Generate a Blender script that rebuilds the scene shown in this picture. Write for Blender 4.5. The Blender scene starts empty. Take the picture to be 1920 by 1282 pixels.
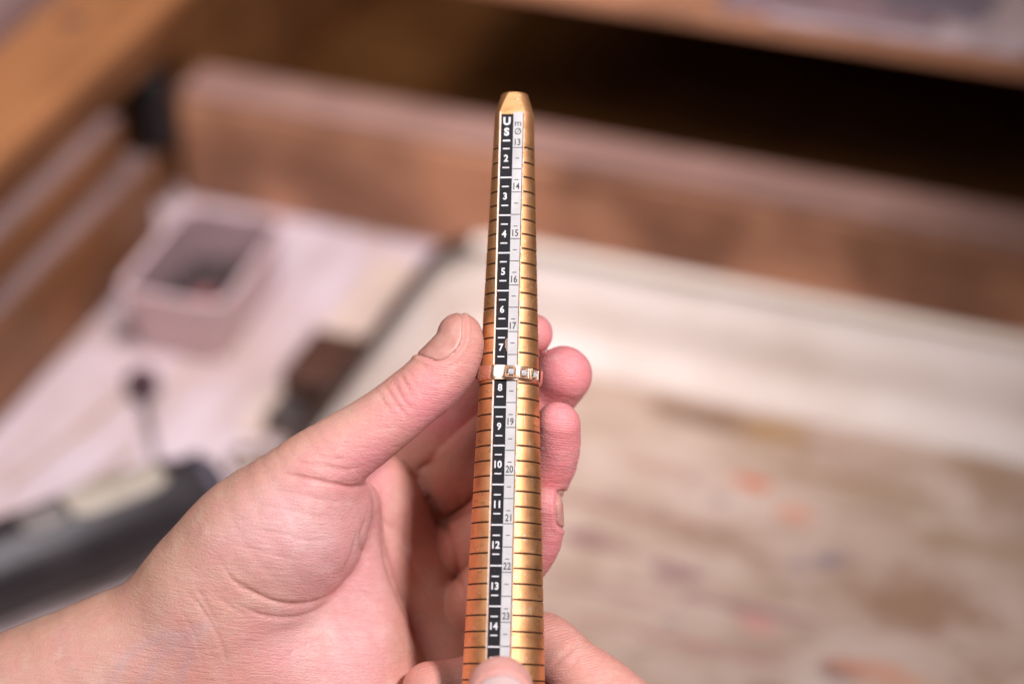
import bpy, bmesh, math, random
import numpy as np
from mathutils import Vector, Matrix

random.seed(7)
rng = np.random.default_rng(11)
R_ = math.radians
scene = bpy.context.scene
col = scene.collection

# ------------------------------------------------------------------ camera
D = 0.700            # metres from lens to the mandrel (plane of focus)
S = 6.4              # photo pixels per millimetre in that plane
PITCH = R_(34.0)
CAM = Vector((0, 0, 0.64))
FW = Vector((0, math.cos(PITCH), -math.sin(PITCH)))
UP = Vector((0, math.sin(PITCH), math.cos(PITCH)))
RT = Vector((1, 0, 0))
cam_data = bpy.data.cameras.new('camera')
cam = bpy.data.objects.new('camera', cam_data)
col.objects.link(cam)
cam.location = CAM
cam.rotation_euler = (math.pi / 2 - PITCH, 0, 0)
cam_data.sensor_width = 36
cam_data.lens = 36 * D * 1000 / (1920 / S)
cam_data.clip_start = 0.02
cam_data.clip_end = 50
cam_data.dof.use_dof = True
cam_data.dof.focus_distance = D - 0.006
cam_data.dof.aperture_fstop = 3.6
scene.camera = cam

# ------------------------------------------------------------------ light
world = bpy.data.worlds.new('World')
scene.world = world
world.use_nodes = True
wbg = world.node_tree.nodes['Background']
wbg.inputs[0].default_value = (0.92, 0.80, 0.74, 1)
wbg.inputs[1].default_value = 0.095


def area_light(name, loc, target, size, power, color, size_y=None):
    d = bpy.data.lights.new(name, 'AREA')
    d.energy = power
    d.color = color
    d.size = size
    if size_y:
        d.shape = 'RECTANGLE'
        d.size_y = size_y
    o = bpy.data.objects.new(name, d)
    o.location = loc
    o.rotation_euler = (Vector(target) - Vector(loc)).to_track_quat('-Z', 'Y').to_euler()
    col.objects.link(o)
    return o


HAND = CAM + FW * D
# jeweller's lamp on the right, shining on the hands; its beam misses the bench behind
sd = bpy.data.lights.new('jeweller_lamp', 'SPOT')
sd.energy = 21.0
sd.color = (1.0, 0.94, 1.0)
sd.spot_size = R_(66)
sd.spot_blend = 0.7
sd.shadow_soft_size = 0.045
so = bpy.data.objects.new('jeweller_lamp', sd)
so.location = HAND + RT * 0.30 + UP * 0.25 - FW * 0.53
so.rotation_euler = (HAND + RT * -0.01 - UP * 0.02 - so.location).to_track_quat('-Z', 'Y').to_euler()
col.objects.link(so)
# window behind the camera on the left, and the lamp over the bench
area_light('window_light', HAND - RT * 0.62 + UP * 0.48 - FW * 0.85, HAND, 0.55, 5.6, (1.0, 0.95, 0.98), 0.7)
bd = bpy.data.lights.new('bench_lamp', 'SPOT')
bd.energy = 34.0
bd.color = (1.0, 0.91, 0.96)
bd.spot_size = R_(58)
bd.spot_blend = 0.95
bd.shadow_soft_size = 0.10
bo = bpy.data.objects.new('bench_lamp', bd)
bo.location = (0.03, 0.74, 0.88)
bo.rotation_euler = (Vector((-0.17, 1.05, 0.0)) - bo.location).to_track_quat('-Z', 'Y').to_euler()
col.objects.link(bo)

scene.view_settings.view_transform = 'Standard'
scene.view_settings.look = 'None'
scene.view_settings.exposure = 0.0
scene.view_settings.gamma = 1.0
scene.render.engine = 'CYCLES'
scene.cycles.use_denoising = True
scene.cycles.max_bounces = 8
scene.cycles.use_adaptive_sampling = True
scene.cycles.adaptive_threshold = 0.01
scene.cycles.sample_clamp_indirect = 6
scene.cycles.caustics_reflective = False

# ------------------------------------------------------------------ places


def fr(px, py, z):
    """photo pixel + millimetres towards the camera -> millimetre frame of the hands (x right, y up, z to camera)"""
    k = (D * 1000 - z) / (D * 1000)
    return np.array([(px - 960) / S * k, (641 - py) / S * k, z], dtype=float)


def fr_world(p):
    return CAM + FW * (D - p[2] * 0.001) + RT * (p[0] * 0.001) + UP * (p[1] * 0.001)


FRAME = Matrix((
    (RT.x, UP.x, -FW.x, 0), (RT.y, UP.y, -FW.y, 0), (RT.z, UP.z, -FW.z, 0), (0, 0, 0, 1)))
FRAME.translation = CAM + FW * D


def G(px, py, h=0.0):
    """point of the bench at height h that lies in this direction"""
    f = S * D * 1000
    d = FW + RT * ((px - 960) / f) + UP * ((641 - py) / f)
    t = (h - CAM.z) / d.z
    return CAM + d * t


YAW = R_(20.0)
AX = Vector((math.cos(YAW), -math.sin(YAW), 0))     # along the back rail
BX = Vector((math.sin(YAW), math.cos(YAW), 0))      # away from the camera along the bench side
BENCH = Matrix(((AX.x, BX.x, 0, 0), (AX.y, BX.y, 0, 0), (0, 0, 1, 0), (0, 0, 0, 1)))


def ab(v):
    return (v.dot(AX), v.dot(BX))


# ------------------------------------------------------------------ object helpers


def link(o, parent=None):
    col.objects.link(o)
    if parent is not None:
        o.parent = parent
    return o


def mesh_obj(name, verts, faces, mat, parent=None, smooth=False, mats=None, midx=None, matrix=None):
    me = bpy.data.meshes.new(name)
    me.from_pydata([tuple(v) for v in verts], [], [tuple(int(i) for i in f) for f in faces])
    for m in (mats or [mat]):
        me.materials.append(m)
    if midx is not None:
        me.polygons.foreach_set('material_index', np.asarray(midx, dtype=np.int32))
    if smooth:
        me.polygons.foreach_set('use_smooth', np.ones(len(me.polygons), dtype=bool))
    me.update()
    o = bpy.data.objects.new(name, me)
    link(o, parent)
    if matrix is not None:
        if parent is None:
            o.matrix_world = matrix
        else:
            o.matrix_local = matrix
    return o


def bm_obj(name, bm, mat, parent=None, smooth=False, matrix=None):
    me = bpy.data.meshes.new(name)
    bm.to_mesh(me)
    bm.free()
    me.materials.append(mat)
    if smooth:
        me.polygons.foreach_set('use_smooth', np.ones(len(me.polygons), dtype=bool))
    o = bpy.data.objects.new(name, me)
    link(o, parent)
    if matrix is not None:
        if parent is None:
            o.matrix_world = matrix
        else:
            o.matrix_local = matrix
    return o


def tag(o, label, cat, group=None, kind=None):
    if label:
        o['label'] = label
    if cat:
        o['category'] = cat
    if group:
        o['group'] = group
    if kind:
        o['kind'] = kind
    return o


def empty(name, matrix):
    o = bpy.data.objects.new(name, None)
    o.empty_display_size = 0.01
    col.objects.link(o)
    o.matrix_world = matrix
    return o


def box_bm(x0, x1, y0, y1, z0, z1, bevel=0.0, seg=2):
    bm = bmesh.new()
    bmesh.ops.create_cube(bm, size=1)
    for v in bm.verts:
        v.co = Vector((x0 + (v.co.x + .5) * (x1 - x0), y0 + (v.co.y + .5) * (y1 - y0), z0 + (v.co.z + .5) * (z1 - z0)))
    if bevel > 0:
        bmesh.ops.bevel(bm, geom=list(bm.edges), offset=bevel, segments=seg, affect='EDGES', profile=0.5)
    return bm


def lathe(profile, n=32, closed_ends=True):
    """profile: list of (radius, z) -> verts, faces round z"""
    v, f = [], []
    for r, z in profile:
        for i in range(n):
            a = 2 * math.pi * i / n
            v.append((r * math.cos(a), r * math.sin(a), z))
    for j in range(len(profile) - 1):
        for i in range(n):
            i2 = (i + 1) % n
            f.append((j * n + i, j * n + i2, (j + 1) * n + i2, (j + 1) * n + i))
    if closed_ends:
        f.append(tuple(reversed(range(n))))
        f.append(tuple((len(profile) - 1) * n + i for i in range(n)))
    return v, f


# ------------------------------------------------------------------ materials


class NT:
    def __init__(self, name):
        self.m = bpy.data.materials.new(name)
        self.m.use_nodes = True
        self.t = self.m.node_tree
        self.b = self.t.nodes['Principled BSDF']

    def n(self, typ, **kw):
        nd = self.t.nodes.new(typ)
        for k, v in kw.items():
            if k.startswith('i_'):
                nd.inputs[k[2:].replace('_', ' ')].default_value = v
            else:
                setattr(nd, k, v)
        return nd

    def l(self, a, b):
        self.t.links.new(a, b)

    def coords(self, scale=(1, 1, 1), kind='Object'):
        tc = self.n('ShaderNodeTexCoord')
        mp = self.n('ShaderNodeMapping')
        mp.inputs['Scale'].default_value = scale
        self.l(tc.outputs[kind], mp.inputs['Vector'])
        return mp.outputs['Vector']

    def noise(self, vec, scale, detail=4, rough=0.55, dist=0.0):
        nd = self.n('ShaderNodeTexNoise')
        nd.inputs['Scale'].default_value = scale
        nd.inputs['Detail'].default_value = detail
        nd.inputs['Roughness'].default_value = rough
        nd.inputs['Distortion'].default_value = dist
        if vec is not None:
            self.l(vec, nd.inputs['Vector'])
        return nd.outputs['Fac']

    def ramp(self, fac, stops, interp='LINEAR'):
        r = self.n('ShaderNodeValToRGB')
        r.color_ramp.interpolation = interp
        el = r.color_ramp.elements
        while len(el) < len(stops):
            el.new(0.5)
        for e, (p, c) in zip(el, stops):
            e.position = p
            e.color = (*c, 1) if len(c) == 3 else c
        self.l(fac, r.inputs['Fac'])
        return r.outputs['Color']

    def mix(self, fac, a, b, mode='MIX'):
        x = self.n('ShaderNodeMix', data_type='RGBA', blend_type=mode)
        if isinstance(fac, (int, float)):
            x.inputs[0].default_value = fac
        else:
            self.l(fac, x.inputs[0])
        for s, val in ((6, a), (7, b)):
            if isinstance(val, tuple):
                x.inputs[s].default_value = (*val, 1) if len(val) == 3 else val
            else:
                self.l(val, x.inputs[s])
        return x.outputs[2]

    def math(self, op, a, b=None, clamp=False):
        x = self.n('ShaderNodeMath', operation=op, use_clamp=clamp)
        for i, val in enumerate((a, b)):
            if val is None:
                continue
            if isinstance(val, (int, float)):
                x.inputs[i].default_value = val
            else:
                self.l(val, x.inputs[i])
        return x.outputs[0]

    def bump(self, h, strength=0.3, dist=0.001, normal=None):
        x = self.n('ShaderNodeBump')
        x.inputs['Strength'].default_value = strength
        x.inputs['Distance'].default_value = dist
        self.l(h, x.inputs['Height'])
        if normal is not None:
            self.l(normal, x.inputs['Normal'])
        return x.outputs['Normal']

    def base(self, c):
        if isinstance(c, tuple):
            self.b.inputs['Base Color'].default_value = (*c, 1)
        else:
            self.l(c, self.b.inputs['Base Color'])

    def set(self, **kw):
        for k, v in kw.items():
            s = self.b.inputs[k.replace('_', ' ')]
            if isinstance(v, (int, float, tuple)):
                s.default_value = v
            else:
                self.l(v, s)
        return self


def mat_plain(name, c, rough=0.5, metal=0.0, var=0.0, scale=200, bump=0.0):
    m = NT(name)
    v = m.coords()
    if var > 0:
        n = m.noise(v, scale)
        lo = tuple(x * (1 - var) for x in c)
        hi = tuple(min(1, x * (1 + var)) for x in c)
        m.base(m.ramp(n, [(0.3, lo), (0.7, hi)]))
    else:
        m.base(c)
    m.set(Roughness=rough, Metallic=metal)
    if bump:
        m.set(Normal=m.bump(m.noise(v, scale * 2), bump, 0.0005))
    return m.m


def mat_wood(name, dark, light, scale=(3, 40, 40), rough=0.5, blotch=0.25):
    m = NT(name)
    v = m.coords(scale)
    n1 = m.noise(v, 3.0, 6, 0.6, 0.6)
    v2 = m.coords((6, 6, 6))
    n2 = m.noise(v2, 2.2, 3)
    c = m.ramp(n1, [(0.28, dark), (0.55, tuple((a + b) / 2 for a, b in zip(dark, light))), (0.75, light)])
    c2 = m.mix(m.math('MULTIPLY', m.ramp(n2, [(0.42, (0, 0, 0)), (0.62, (1, 1, 1))]), blotch), c, tuple(x * 0.35 for x in dark))
    m.base(c2)
    m.set(Roughness=rough, Normal=m.bump(n1, 0.15, 0.001))
    return m.m


# gold anodised metal of the mandrel: satin, specked and finely scratched
def mat_gold():
    m = NT('gold_anodised')
    v = m.coords()
    cloud = m.noise(v, 130, 5, 0.6)
    c = m.ramp(cloud, [(0.30, (0.80, 0.40, 0.17)), (0.55, (0.95, 0.51, 0.23)), (0.78, (0.99, 0.61, 0.31))])
    vo = m.n('ShaderNodeTexVoronoi', feature='F1')
    vo.inputs['Scale'].default_value = 620
    m.l(v, vo.inputs['Vector'])
    sel = m.noise(v, 420, 2)
    speck = m.math('MULTIPLY', m.math('LESS_THAN', vo.outputs['Distance'], 0.20), m.math('GREATER_THAN', sel, 0.55))
    dark = m.ramp(m.noise(m.coords((1, 1, 2.5)), 300, 5, 0.7), [(0.56, (0, 0, 0)), (0.70, (1, 1, 1))])
    c = m.mix(m.math('MULTIPLY', dark, 0.55), c, (0.42, 0.19, 0.06))
    c = m.mix(m.math('MULTIPLY', speck, 0.75), c, (0.93, 0.80, 0.62))
    # scratches: stretched noise at two headings
    scr = None
    for rot, sd in ((0.5, 1.0), (-0.9, 2.0)):
        tc = m.n('ShaderNodeTexCoord')
        mp = m.n('ShaderNodeMapping')
        mp.inputs['Rotation'].default_value = (0, rot, 0)
        mp.inputs['Location'].default_value = (sd, 0, sd)
        mp.inputs['Scale'].default_value = (2400, 1200, 90)
        m.l(tc.outputs['Object'], mp.inputs['Vector'])
        s = m.math('GREATER_THAN', m.noise(mp.outputs['Vector'], 1.0, 2, 0.4), 0.72)
        scr = s if scr is None else m.math('MAXIMUM', scr, s)
    c = m.mix(m.math('MULTIPLY', scr, 0.55), c, (0.95, 0.85, 0.66))
    m.base(c)
    fine = m.noise(m.coords((900, 900, 2600)), 1.0, 3)
    r = m.math('ADD', m.math('MULTIPLY', fine, 0.10), m.math('ADD', 0.38, m.math('MULTIPLY', cloud, 0.18)))
    m.set(Metallic=1.0, Roughness=r, Normal=m.bump(m.math('SUBTRACT', fine, m.math('MULTIPLY', scr, 1.5)), 0.10, 0.0002))
    return m.m


M_gold = mat_gold()
M_groove = mat_plain('groove_brown', (0.045, 0.018, 0.008), 0.55, 0.3, 0.4, 900)  # dark brown of the grooves and the scale seam
M_alu = mat_plain('bare_aluminium_edge', (0.86, 0.80, 0.76), 0.32, 0.75, 0.16, 1500)


def mat_strip(name, c, wear_c, wear_amt, rough, chip=None):
    m = NT(name)
    v = m.coords()
    n = m.noise(v, 900, 4, 0.65)
    w = m.ramp(n, [(wear_amt, (0, 0, 0)), (wear_amt + 0.05, (1, 1, 1))])
    n2 = m.noise(v, 150, 3)
    lo = tuple(x * 0.82 for x in c)
    b = m.ramp(n2, [(0.3, lo), (0.7, c)])
    cc = m.mix(m.math('MULTIPLY', w, 0.55), b, wear_c)
    if chip:
        # one place where the black has been rubbed off along its edge
        tc = m.n('ShaderNodeTexCoord')
        mp = m.n('ShaderNodeMapping')
        mp.inputs['Location'].default_value = (-chip[0], 0, -chip[1])
        m.l(tc.outputs['Object'], mp.inputs['Vector'])
        mp2 = m.n('ShaderNodeMapping')
        mp2.inputs['Scale'].default_value = (1 / chip[2], 0, 1 / chip[3])
        m.l(mp.outputs['Vector'], mp2.inputs['Vector'])
        ln = m.n('ShaderNodeVectorMath', operation='LENGTH')
        m.l(mp2.outputs['Vector'], ln.inputs[0])
        dd = m.math('ADD', ln.outputs['Value'], m.math('MULTIPLY', m.math('SUBTRACT', m.noise(v, 1600, 4, 0.7), 0.5), 1.3))
        cm = m.math('LESS_THAN', dd, 0.85)
        cc = m.mix(cm, cc, (0.34, 0.24, 0.20))
    m.base(cc)
    m.set(Roughness=rough, Specular_IOR_Level=0.25, Normal=m.bump(n, 0.08, 0.0001))
    return m


M_white_print = mat_plain('white_print', (0.86, 0.83, 0.83), 0.45, 0, 0.08, 2500)
M_black_print = mat_plain('black_print', (0.025, 0.022, 0.025), 0.45, 0, 0.2, 2500)


def mat_ring_gold():
    m = NT('rose_gold')
    v = m.coords()
    n = m.noise(v, 700, 3)
    m.base(m.ramp(n, [(0.3, (0.95, 0.62, 0.43)), (0.7, (0.98, 0.72, 0.52))]))
    m.set(Metallic=1.0, Roughness=m.math('ADD', 0.12, m.math('MULTIPLY', n, 0.08)))
    return m.m


M_rose = mat_ring_gold()
_g = NT('diamond')
_g.base((0.97, 0.98, 1.0))
_g.set(Roughness=0.02, IOR=2.4, Transmission_Weight=0.4, Metallic=0.0)
M_gem = _g.m
M_setting = NT('bright_cut_gold')
M_setting.base((0.98, 0.72, 0.54))
M_setting.set(Metallic=1.0, Roughness=0.28)
M_setting = M_setting.m


def mat_skin(name):
    m = NT(name)
    at = m.n('ShaderNodeAttribute', attribute_name='tone')
    v = m.coords()
    mott = m.noise(v, 140, 5, 0.65)
    mott2 = m.noise(v, 520, 4, 0.6)
    c = at.outputs['Color']
    c = m.mix(m.math('MULTIPLY', m.ramp(mott, [(0.42, (0, 0, 0)), (0.66, (1, 1, 1))]), 0.20), c, (0.80, 0.30, 0.30))
    c = m.mix(m.math('MULTIPLY', m.ramp(mott, [(0.30, (1, 1, 1)), (0.46, (0, 0, 0))]), 0.22), c, (0.90, 0.68, 0.62))
    c = m.mix(m.math('MULTIPLY', m.ramp(mott2, [(0.50, (0, 0, 0)), (0.72, (1, 1, 1))]), 0.14), c, (0.55, 0.22, 0.16))
    m.base(c)
    det = m.n('ShaderNodeAttribute', attribute_name='skinuv')
    # fine criss-cross skin lines
    vo = m.n('ShaderNodeTexVoronoi', feature='DISTANCE_TO_EDGE')
    vo.inputs['Scale'].default_value = 1050
    m.l(m.coords((1, 1, 1)), vo.inputs['Vector'])
    cells = m.math('MINIMUM', vo.outputs['Distance'], 0.25)
    # stretched fine folds running across the thumb and palm
    mp = m.n('ShaderNodeMapping')
    mp.inputs['Scale'].default_value = (0.16, 1.5, 0.4)
    m.l(det.outputs['Vector'], mp.inputs['Vector'])
    folds = m.noise(mp.outputs['Vector'], 1.0, 5, 0.62, 0.35)
    # papillary ridges on the finger pads
    wv = m.n('ShaderNodeTexWave', wave_type='BANDS', bands_direction='Y')
    wv.inputs['Scale'].default_value = 0.42
    wv.inputs['Distortion'].default_value = 5.0
    wv.inputs['Detail'].default_value = 1.0
    wv.inputs['Detail Scale'].default_value = 0.10
    m.l(det.outputs['Vector'], wv.inputs['Vector'])
    rm = m.n('ShaderNodeAttribute', attribute_name='ridge')
    h = m.math('ADD', m.math('MULTIPLY', cells, 0.8), m.math('MULTIPLY', mott2, 0.30))
    mp3 = m.n('ShaderNodeMapping')
    mp3.inputs['Scale'].default_value = (0.075, 0.62, 0.2)
    m.l(det.outputs['Vector'], mp3.inputs['Vector'])
    folds2 = m.noise(mp3.outputs['Vector'], 1.0, 3, 0.5, 0.5)
    sharp = m.math('ABSOLUTE', m.math('SUBTRACT', folds2, 0.5))
    h = m.math('ADD', h, m.math('MULTIPLY', folds, 0.9))
    h = m.math('ADD', h, m.math('MULTIPLY', m.math('MINIMUM', sharp, 0.06), 3.6))
    h = m.math('ADD', h, m.math('MULTIPLY', m.math('MULTIPLY', wv.outputs['Fac'], rm.outputs['Fac']), 0.22))
    m.set(Roughness=m.math('ADD', 0.36, m.math('MULTIPLY', mott2, 0.18)), Normal=m.bump(h, 0.62, 0.00043),
          Subsurface_Weight=0.30, Subsurface_Scale=0.0028, Subsurface_Radius=(1.0, 0.38, 0.22), Specular_IOR_Level=0.5)
    return m.m


M_skin = mat_skin('skin')
_n = NT('fingernail')
_nn = _n.noise(_n.coords((1, 1, 1)), 260, 3)
_n.base(_n.ramp(_nn, [(0.3, (0.62, 0.27, 0.21)), (0.7, (0.72, 0.37, 0.30))]))
_n.set(Roughness=0.40, Subsurface_Weight=0.3, Subsurface_Scale=0.002, Subsurface_Radius=(1.0, 0.4, 0.25), Coat_Weight=0.05, Coat_Roughness=0.3)
M_nail = _n.m
_n = NT('pale_fingernail')
_n.base((0.72, 0.50, 0.46))
_n.set(Roughness=0.25, Subsurface_Weight=0.3, Subsurface_Scale=0.002, Subsurface_Radius=(1.0, 0.4, 0.25))
M_nail_pale = _n.m

# ==================================================================  THE WORKBENCH
M_wood_rail = mat_wood('rail_wood', (0.36, 0.15, 0.075), (0.62, 0.32, 0.18), (4, 60, 60), 0.55, 0.75)
M_wood_rail_top = mat_wood('dusty_rail_wood', (0.27, 0.145, 0.11), (0.42, 0.25, 0.20), (4, 60, 60), 0.7, 0.4)
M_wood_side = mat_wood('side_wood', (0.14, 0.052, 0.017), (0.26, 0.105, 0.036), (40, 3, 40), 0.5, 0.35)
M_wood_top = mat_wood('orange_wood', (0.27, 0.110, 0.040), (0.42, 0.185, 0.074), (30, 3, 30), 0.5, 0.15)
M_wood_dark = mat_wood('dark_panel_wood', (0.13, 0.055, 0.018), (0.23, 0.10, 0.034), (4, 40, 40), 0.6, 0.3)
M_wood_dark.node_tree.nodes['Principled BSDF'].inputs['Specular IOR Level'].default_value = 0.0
M_grey_edge = mat_wood('worn_grey_wood', (0.17, 0.10, 0.09), (0.30, 0.20, 0.18), (40, 3, 40), 0.7, 0.3)


def mat_worktop():
    m = NT('white_worktop')
    v = m.coords()
    n = m.noise(v, 9, 5, 0.6)
    n2 = m.noise(m.coords((60, 9, 10)), 1, 4)
    c = m.ramp(n, [(0.35, (0.46, 0.35, 0.32)), (0.52, (0.58, 0.48, 0.50)), (0.75, (0.62, 0.53, 0.57))])
    c = m.mix(m.math('MULTIPLY', m.ramp(n2, [(0.52, (0, 0, 0)), (0.68, (1, 1, 1))]), 0.5), c, (0.38, 0.27, 0.19))
    m.base(c)
    m.set(Roughness=0.5)
    return m.m


M_worktop = mat_worktop()

bench = empty('workbench', Matrix.Identity(4))
tag(bench, 'wooden workbench with white top, low back rail, stepped plank side and overhead shelf', 'workbench')

rail_p = G(520, 400)
tl_a, _b0 = ab(rail_p)
RB = ab(rail_p)[1]                 # bench depth of the rail's front foot
RB = 0.5 * (ab(G(520, 400))[1] + ab(G(760, 455))[1])
SA = 0.5 * (ab(G(0, 800))[0] + ab(G(190, 590))[0])      # where the side boards meet the worktop
RAIL_A0 = ab(G(318, 300, 0.03))[0]


def bench_part(name, bm, mat, parent=bench, smooth=False):
    o = bm_obj(name, bm, mat, parent, smooth)
    o.matrix_world = BENCH
    return o


# worktop sheet
M_floor_in = mat_wood('dark_floor_wood', (0.085, 0.034, 0.011), (0.16, 0.068, 0.022), (4, 40, 40), 0.95, 0.4)  # plain dark brown wood for the compartment floor
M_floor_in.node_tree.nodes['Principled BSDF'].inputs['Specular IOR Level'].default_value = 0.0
bench_part('worktop', box_bm(SA - 0.30, 1.1, -0.3, RB + 0.010, -0.03, 0.0), M_worktop)
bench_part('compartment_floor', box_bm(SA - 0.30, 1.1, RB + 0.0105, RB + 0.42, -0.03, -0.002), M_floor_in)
# back rail: front board with a dusty top face
bench_part('back_rail', box_bm(RAIL_A0, 1.1, RB, RB + 0.022, 0.0003, 0.058, 0.002), M_wood_rail)
bench_part('rail_cap', box_bm(RAIL_A0 + 0.001, 1.1, RB + 0.0015, RB + 0.030, 0.0582, 0.0640, 0.0015), M_wood_rail_top)
# back panel, far inside the compartment
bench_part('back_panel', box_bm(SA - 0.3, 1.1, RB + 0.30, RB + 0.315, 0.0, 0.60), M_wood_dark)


def plane_hit(px, py, b):
    """point in this direction on the upright plane at bench depth b"""
    f = S * D * 1000
    d = FW + RT * ((px - 960) / f) + UP * ((641 - py) / f)
    t = (b - CAM.dot(BX)) / d.dot(BX)
    return CAM + d * t


SH_B = RB + 0.03
sh0 = plane_hit(1500, 85, SH_B).z
sh1 = plane_hit(1500, 48, SH_B).z
SHELF_A0 = ab(plane_hit(760, 0, SH_B))[0]
bench_part('shelf_board', box_bm(SHELF_A0, 1.1, SH_B, SH_B + 0.26, sh0, sh1, 0.002), M_wood_rail)
print('shelf', sh0, sh1, 'rail b', RB, 'side a', SA)

# stepped side boards, running away from the camera along the left
side_end = RB + 0.29


def h_over(py, a):
    """height at which the direction through the left border at photo row py meets the upright plane at bench a"""
    lo, hi = 0.0, 0.5
    for _ in range(40):
        mid = (lo + hi) / 2
        if ab(G(0, py, mid))[0] < a:
            lo = mid
        else:
            hi = mid
    return lo


def side_board(name, a0, a1, z0, z1, mat, b1=side_end, bev=0.0025):
    return bench_part(name, box_bm(a0, a1, -0.1, b1, z0, z1, bev), mat)


h1_ = h_over(588, SA)
a2 = ab(G(0, 548, h1_))[0]
h2_ = h_over(442, a2)
a3 = ab(G(0, 405, h2_))[0]
h3_ = h_over(278, a3)
a4 = ab(G(0, 78, h3_))[0]
print('side', SA, h1_, a2, h2_, a3, h3_, a4)
bE1 = ab(G(318, 300, h1_))[1]
bE2 = ab(G(218, 218, h2_))[1]
print('ends', bE1, bE2, RB)
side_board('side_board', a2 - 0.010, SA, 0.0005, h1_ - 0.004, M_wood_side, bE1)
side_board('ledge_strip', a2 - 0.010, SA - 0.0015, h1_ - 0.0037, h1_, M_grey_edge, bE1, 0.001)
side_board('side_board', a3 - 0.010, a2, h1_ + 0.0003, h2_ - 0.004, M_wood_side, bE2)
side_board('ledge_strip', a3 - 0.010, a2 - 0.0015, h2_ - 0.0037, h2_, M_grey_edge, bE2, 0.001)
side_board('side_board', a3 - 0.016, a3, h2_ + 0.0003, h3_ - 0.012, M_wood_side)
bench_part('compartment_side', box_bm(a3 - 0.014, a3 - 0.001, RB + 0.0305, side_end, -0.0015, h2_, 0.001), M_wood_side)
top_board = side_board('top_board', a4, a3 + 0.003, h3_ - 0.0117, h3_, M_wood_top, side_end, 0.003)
side_board('back_batten', a4 - 0.06, a4 - 0.0005, h3_ - 0.02, h3_ + 0.012, M_grey_edge)
# knot in the top board
kp = G(135, 38, h3_ + 0.0002)
v, f = lathe([(0.0001, 0.0), (0.0052, 0.0002), (0.0068, 0.0), (0.0068, -0.004)], 20)
mesh_obj('knot', v, f, mat_plain('knot_wood', (0.13, 0.06, 0.035), 0.7, 0, 0.3, 300), bench, True, matrix=Matrix.Translation(kp))
# black block added for the shade in the slot between side boards and rail
BKB = RB - 0.012
bk0, bk1 = plane_hit(283, 292, BKB), plane_hit(283, 150, BKB)
bka = ab(plane_hit(283, 215, BKB))[0]
bench_part('slot_shade', box_bm(bka - 0.0085, bka + 0.0085, BKB, RB - 0.001, bk0.z, bk1.z, 0.005, 3),
           mat_plain('slot_shade_black', (0.010, 0.006, 0.006), 0.8, 0.0, 0.2, 200))
bench_part('slot_post', box_bm(bka - 0.0045, bka + 0.0045, BKB + 0.001, RB - 0.002, 0.0004, bk0.z - 0.0003, 0.001), M_wood_side)

# ------------------------------------------------------------------ the enamel tray


def mat_tray(name, stains):
    m = NT(name)
    v = m.coords()
    n = m.noise(v, 14, 5, 0.65)
    if stains:
        c = m.ramp(n, [(0.30, (0.36, 0.24, 0.165)), (0.55, (0.54, 0.41, 0.325)), (0.8, (0.66, 0.55, 0.48))])
    else:
        c = m.ramp(n, [(0.30, (0.54, 0.45, 0.38)), (0.55, (0.65, 0.57, 0.51)), (0.8, (0.70, 0.64, 0.60))])
    if stains:
        n1 = m.noise(m.coords((14, 34, 10)), 1.3, 6, 0.68, 0.8)
        c = m.mix(m.math('MULTIPLY', m.ramp(n1, [(0.52, (0, 0, 0)), (0.66, (1, 1, 1))]), 0.62), c, (0.30, 0.18, 0.12))
        n2 = m.noise(m.coords((30, 60, 10)), 1.0, 5, 0.7, 1.5)
        c = m.mix(m.math('MULTIPLY', m.ramp(n2, [(0.60, (0, 0, 0)), (0.70, (1, 1, 1))]), 0.55), c, (0.20, 0.12, 0.09))
        vo = m.n('ShaderNodeTexVoronoi', feature='F1')
        vo.inputs['Scale'].default_value = 48
        m.l(v, vo.inputs['Vector'])
        sp_ = m.math('MULTIPLY', m.math('LESS_THAN', vo.outputs['Distance'], 0.19), m.math('GREATER_THAN', m.noise(v, 22, 2), 0.53))
        c = m.mix(m.math('MULTIPLY', sp_, 0.55), c, (0.26, 0.19, 0.19))
        # a few stains with a place of their own: (bench a, bench b, half length a, half width b, colour)
        for (sa, sb, la, lb, sc, amt) in stains:
            tc = m.n('ShaderNodeTexCoord')
            mp = m.n('ShaderNodeMapping')
            mp.inputs['Location'].default_value = (-sa / la, -sb / lb, 0)
            mp.inputs['Scale'].default_value = (1 / la, 1 / lb, 0)
            m.l(tc.outputs['Object'], mp.inputs['Vector'])
            ln = m.n('ShaderNodeVectorMath', operation='LENGTH')
            m.l(mp.outputs['Vector'], ln.inputs[0])
            d2 = m.math('ADD', ln.outputs['Value'], m.math('MULTIPLY', m.math('SUBTRACT', m.noise(v, 55, 5, 0.65), 0.5), 2.2))
            c = m.mix(m.math('MULTIPLY', m.ramp(d2, [(0.45, (1, 1, 1)), (1.0, (0, 0, 0))]), min(1.0, amt * 1.3)), c, sc)
    m.base(c)
    m.set(Roughness=0.62, Specular_IOR_Level=0.3)
    return m.m


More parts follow.
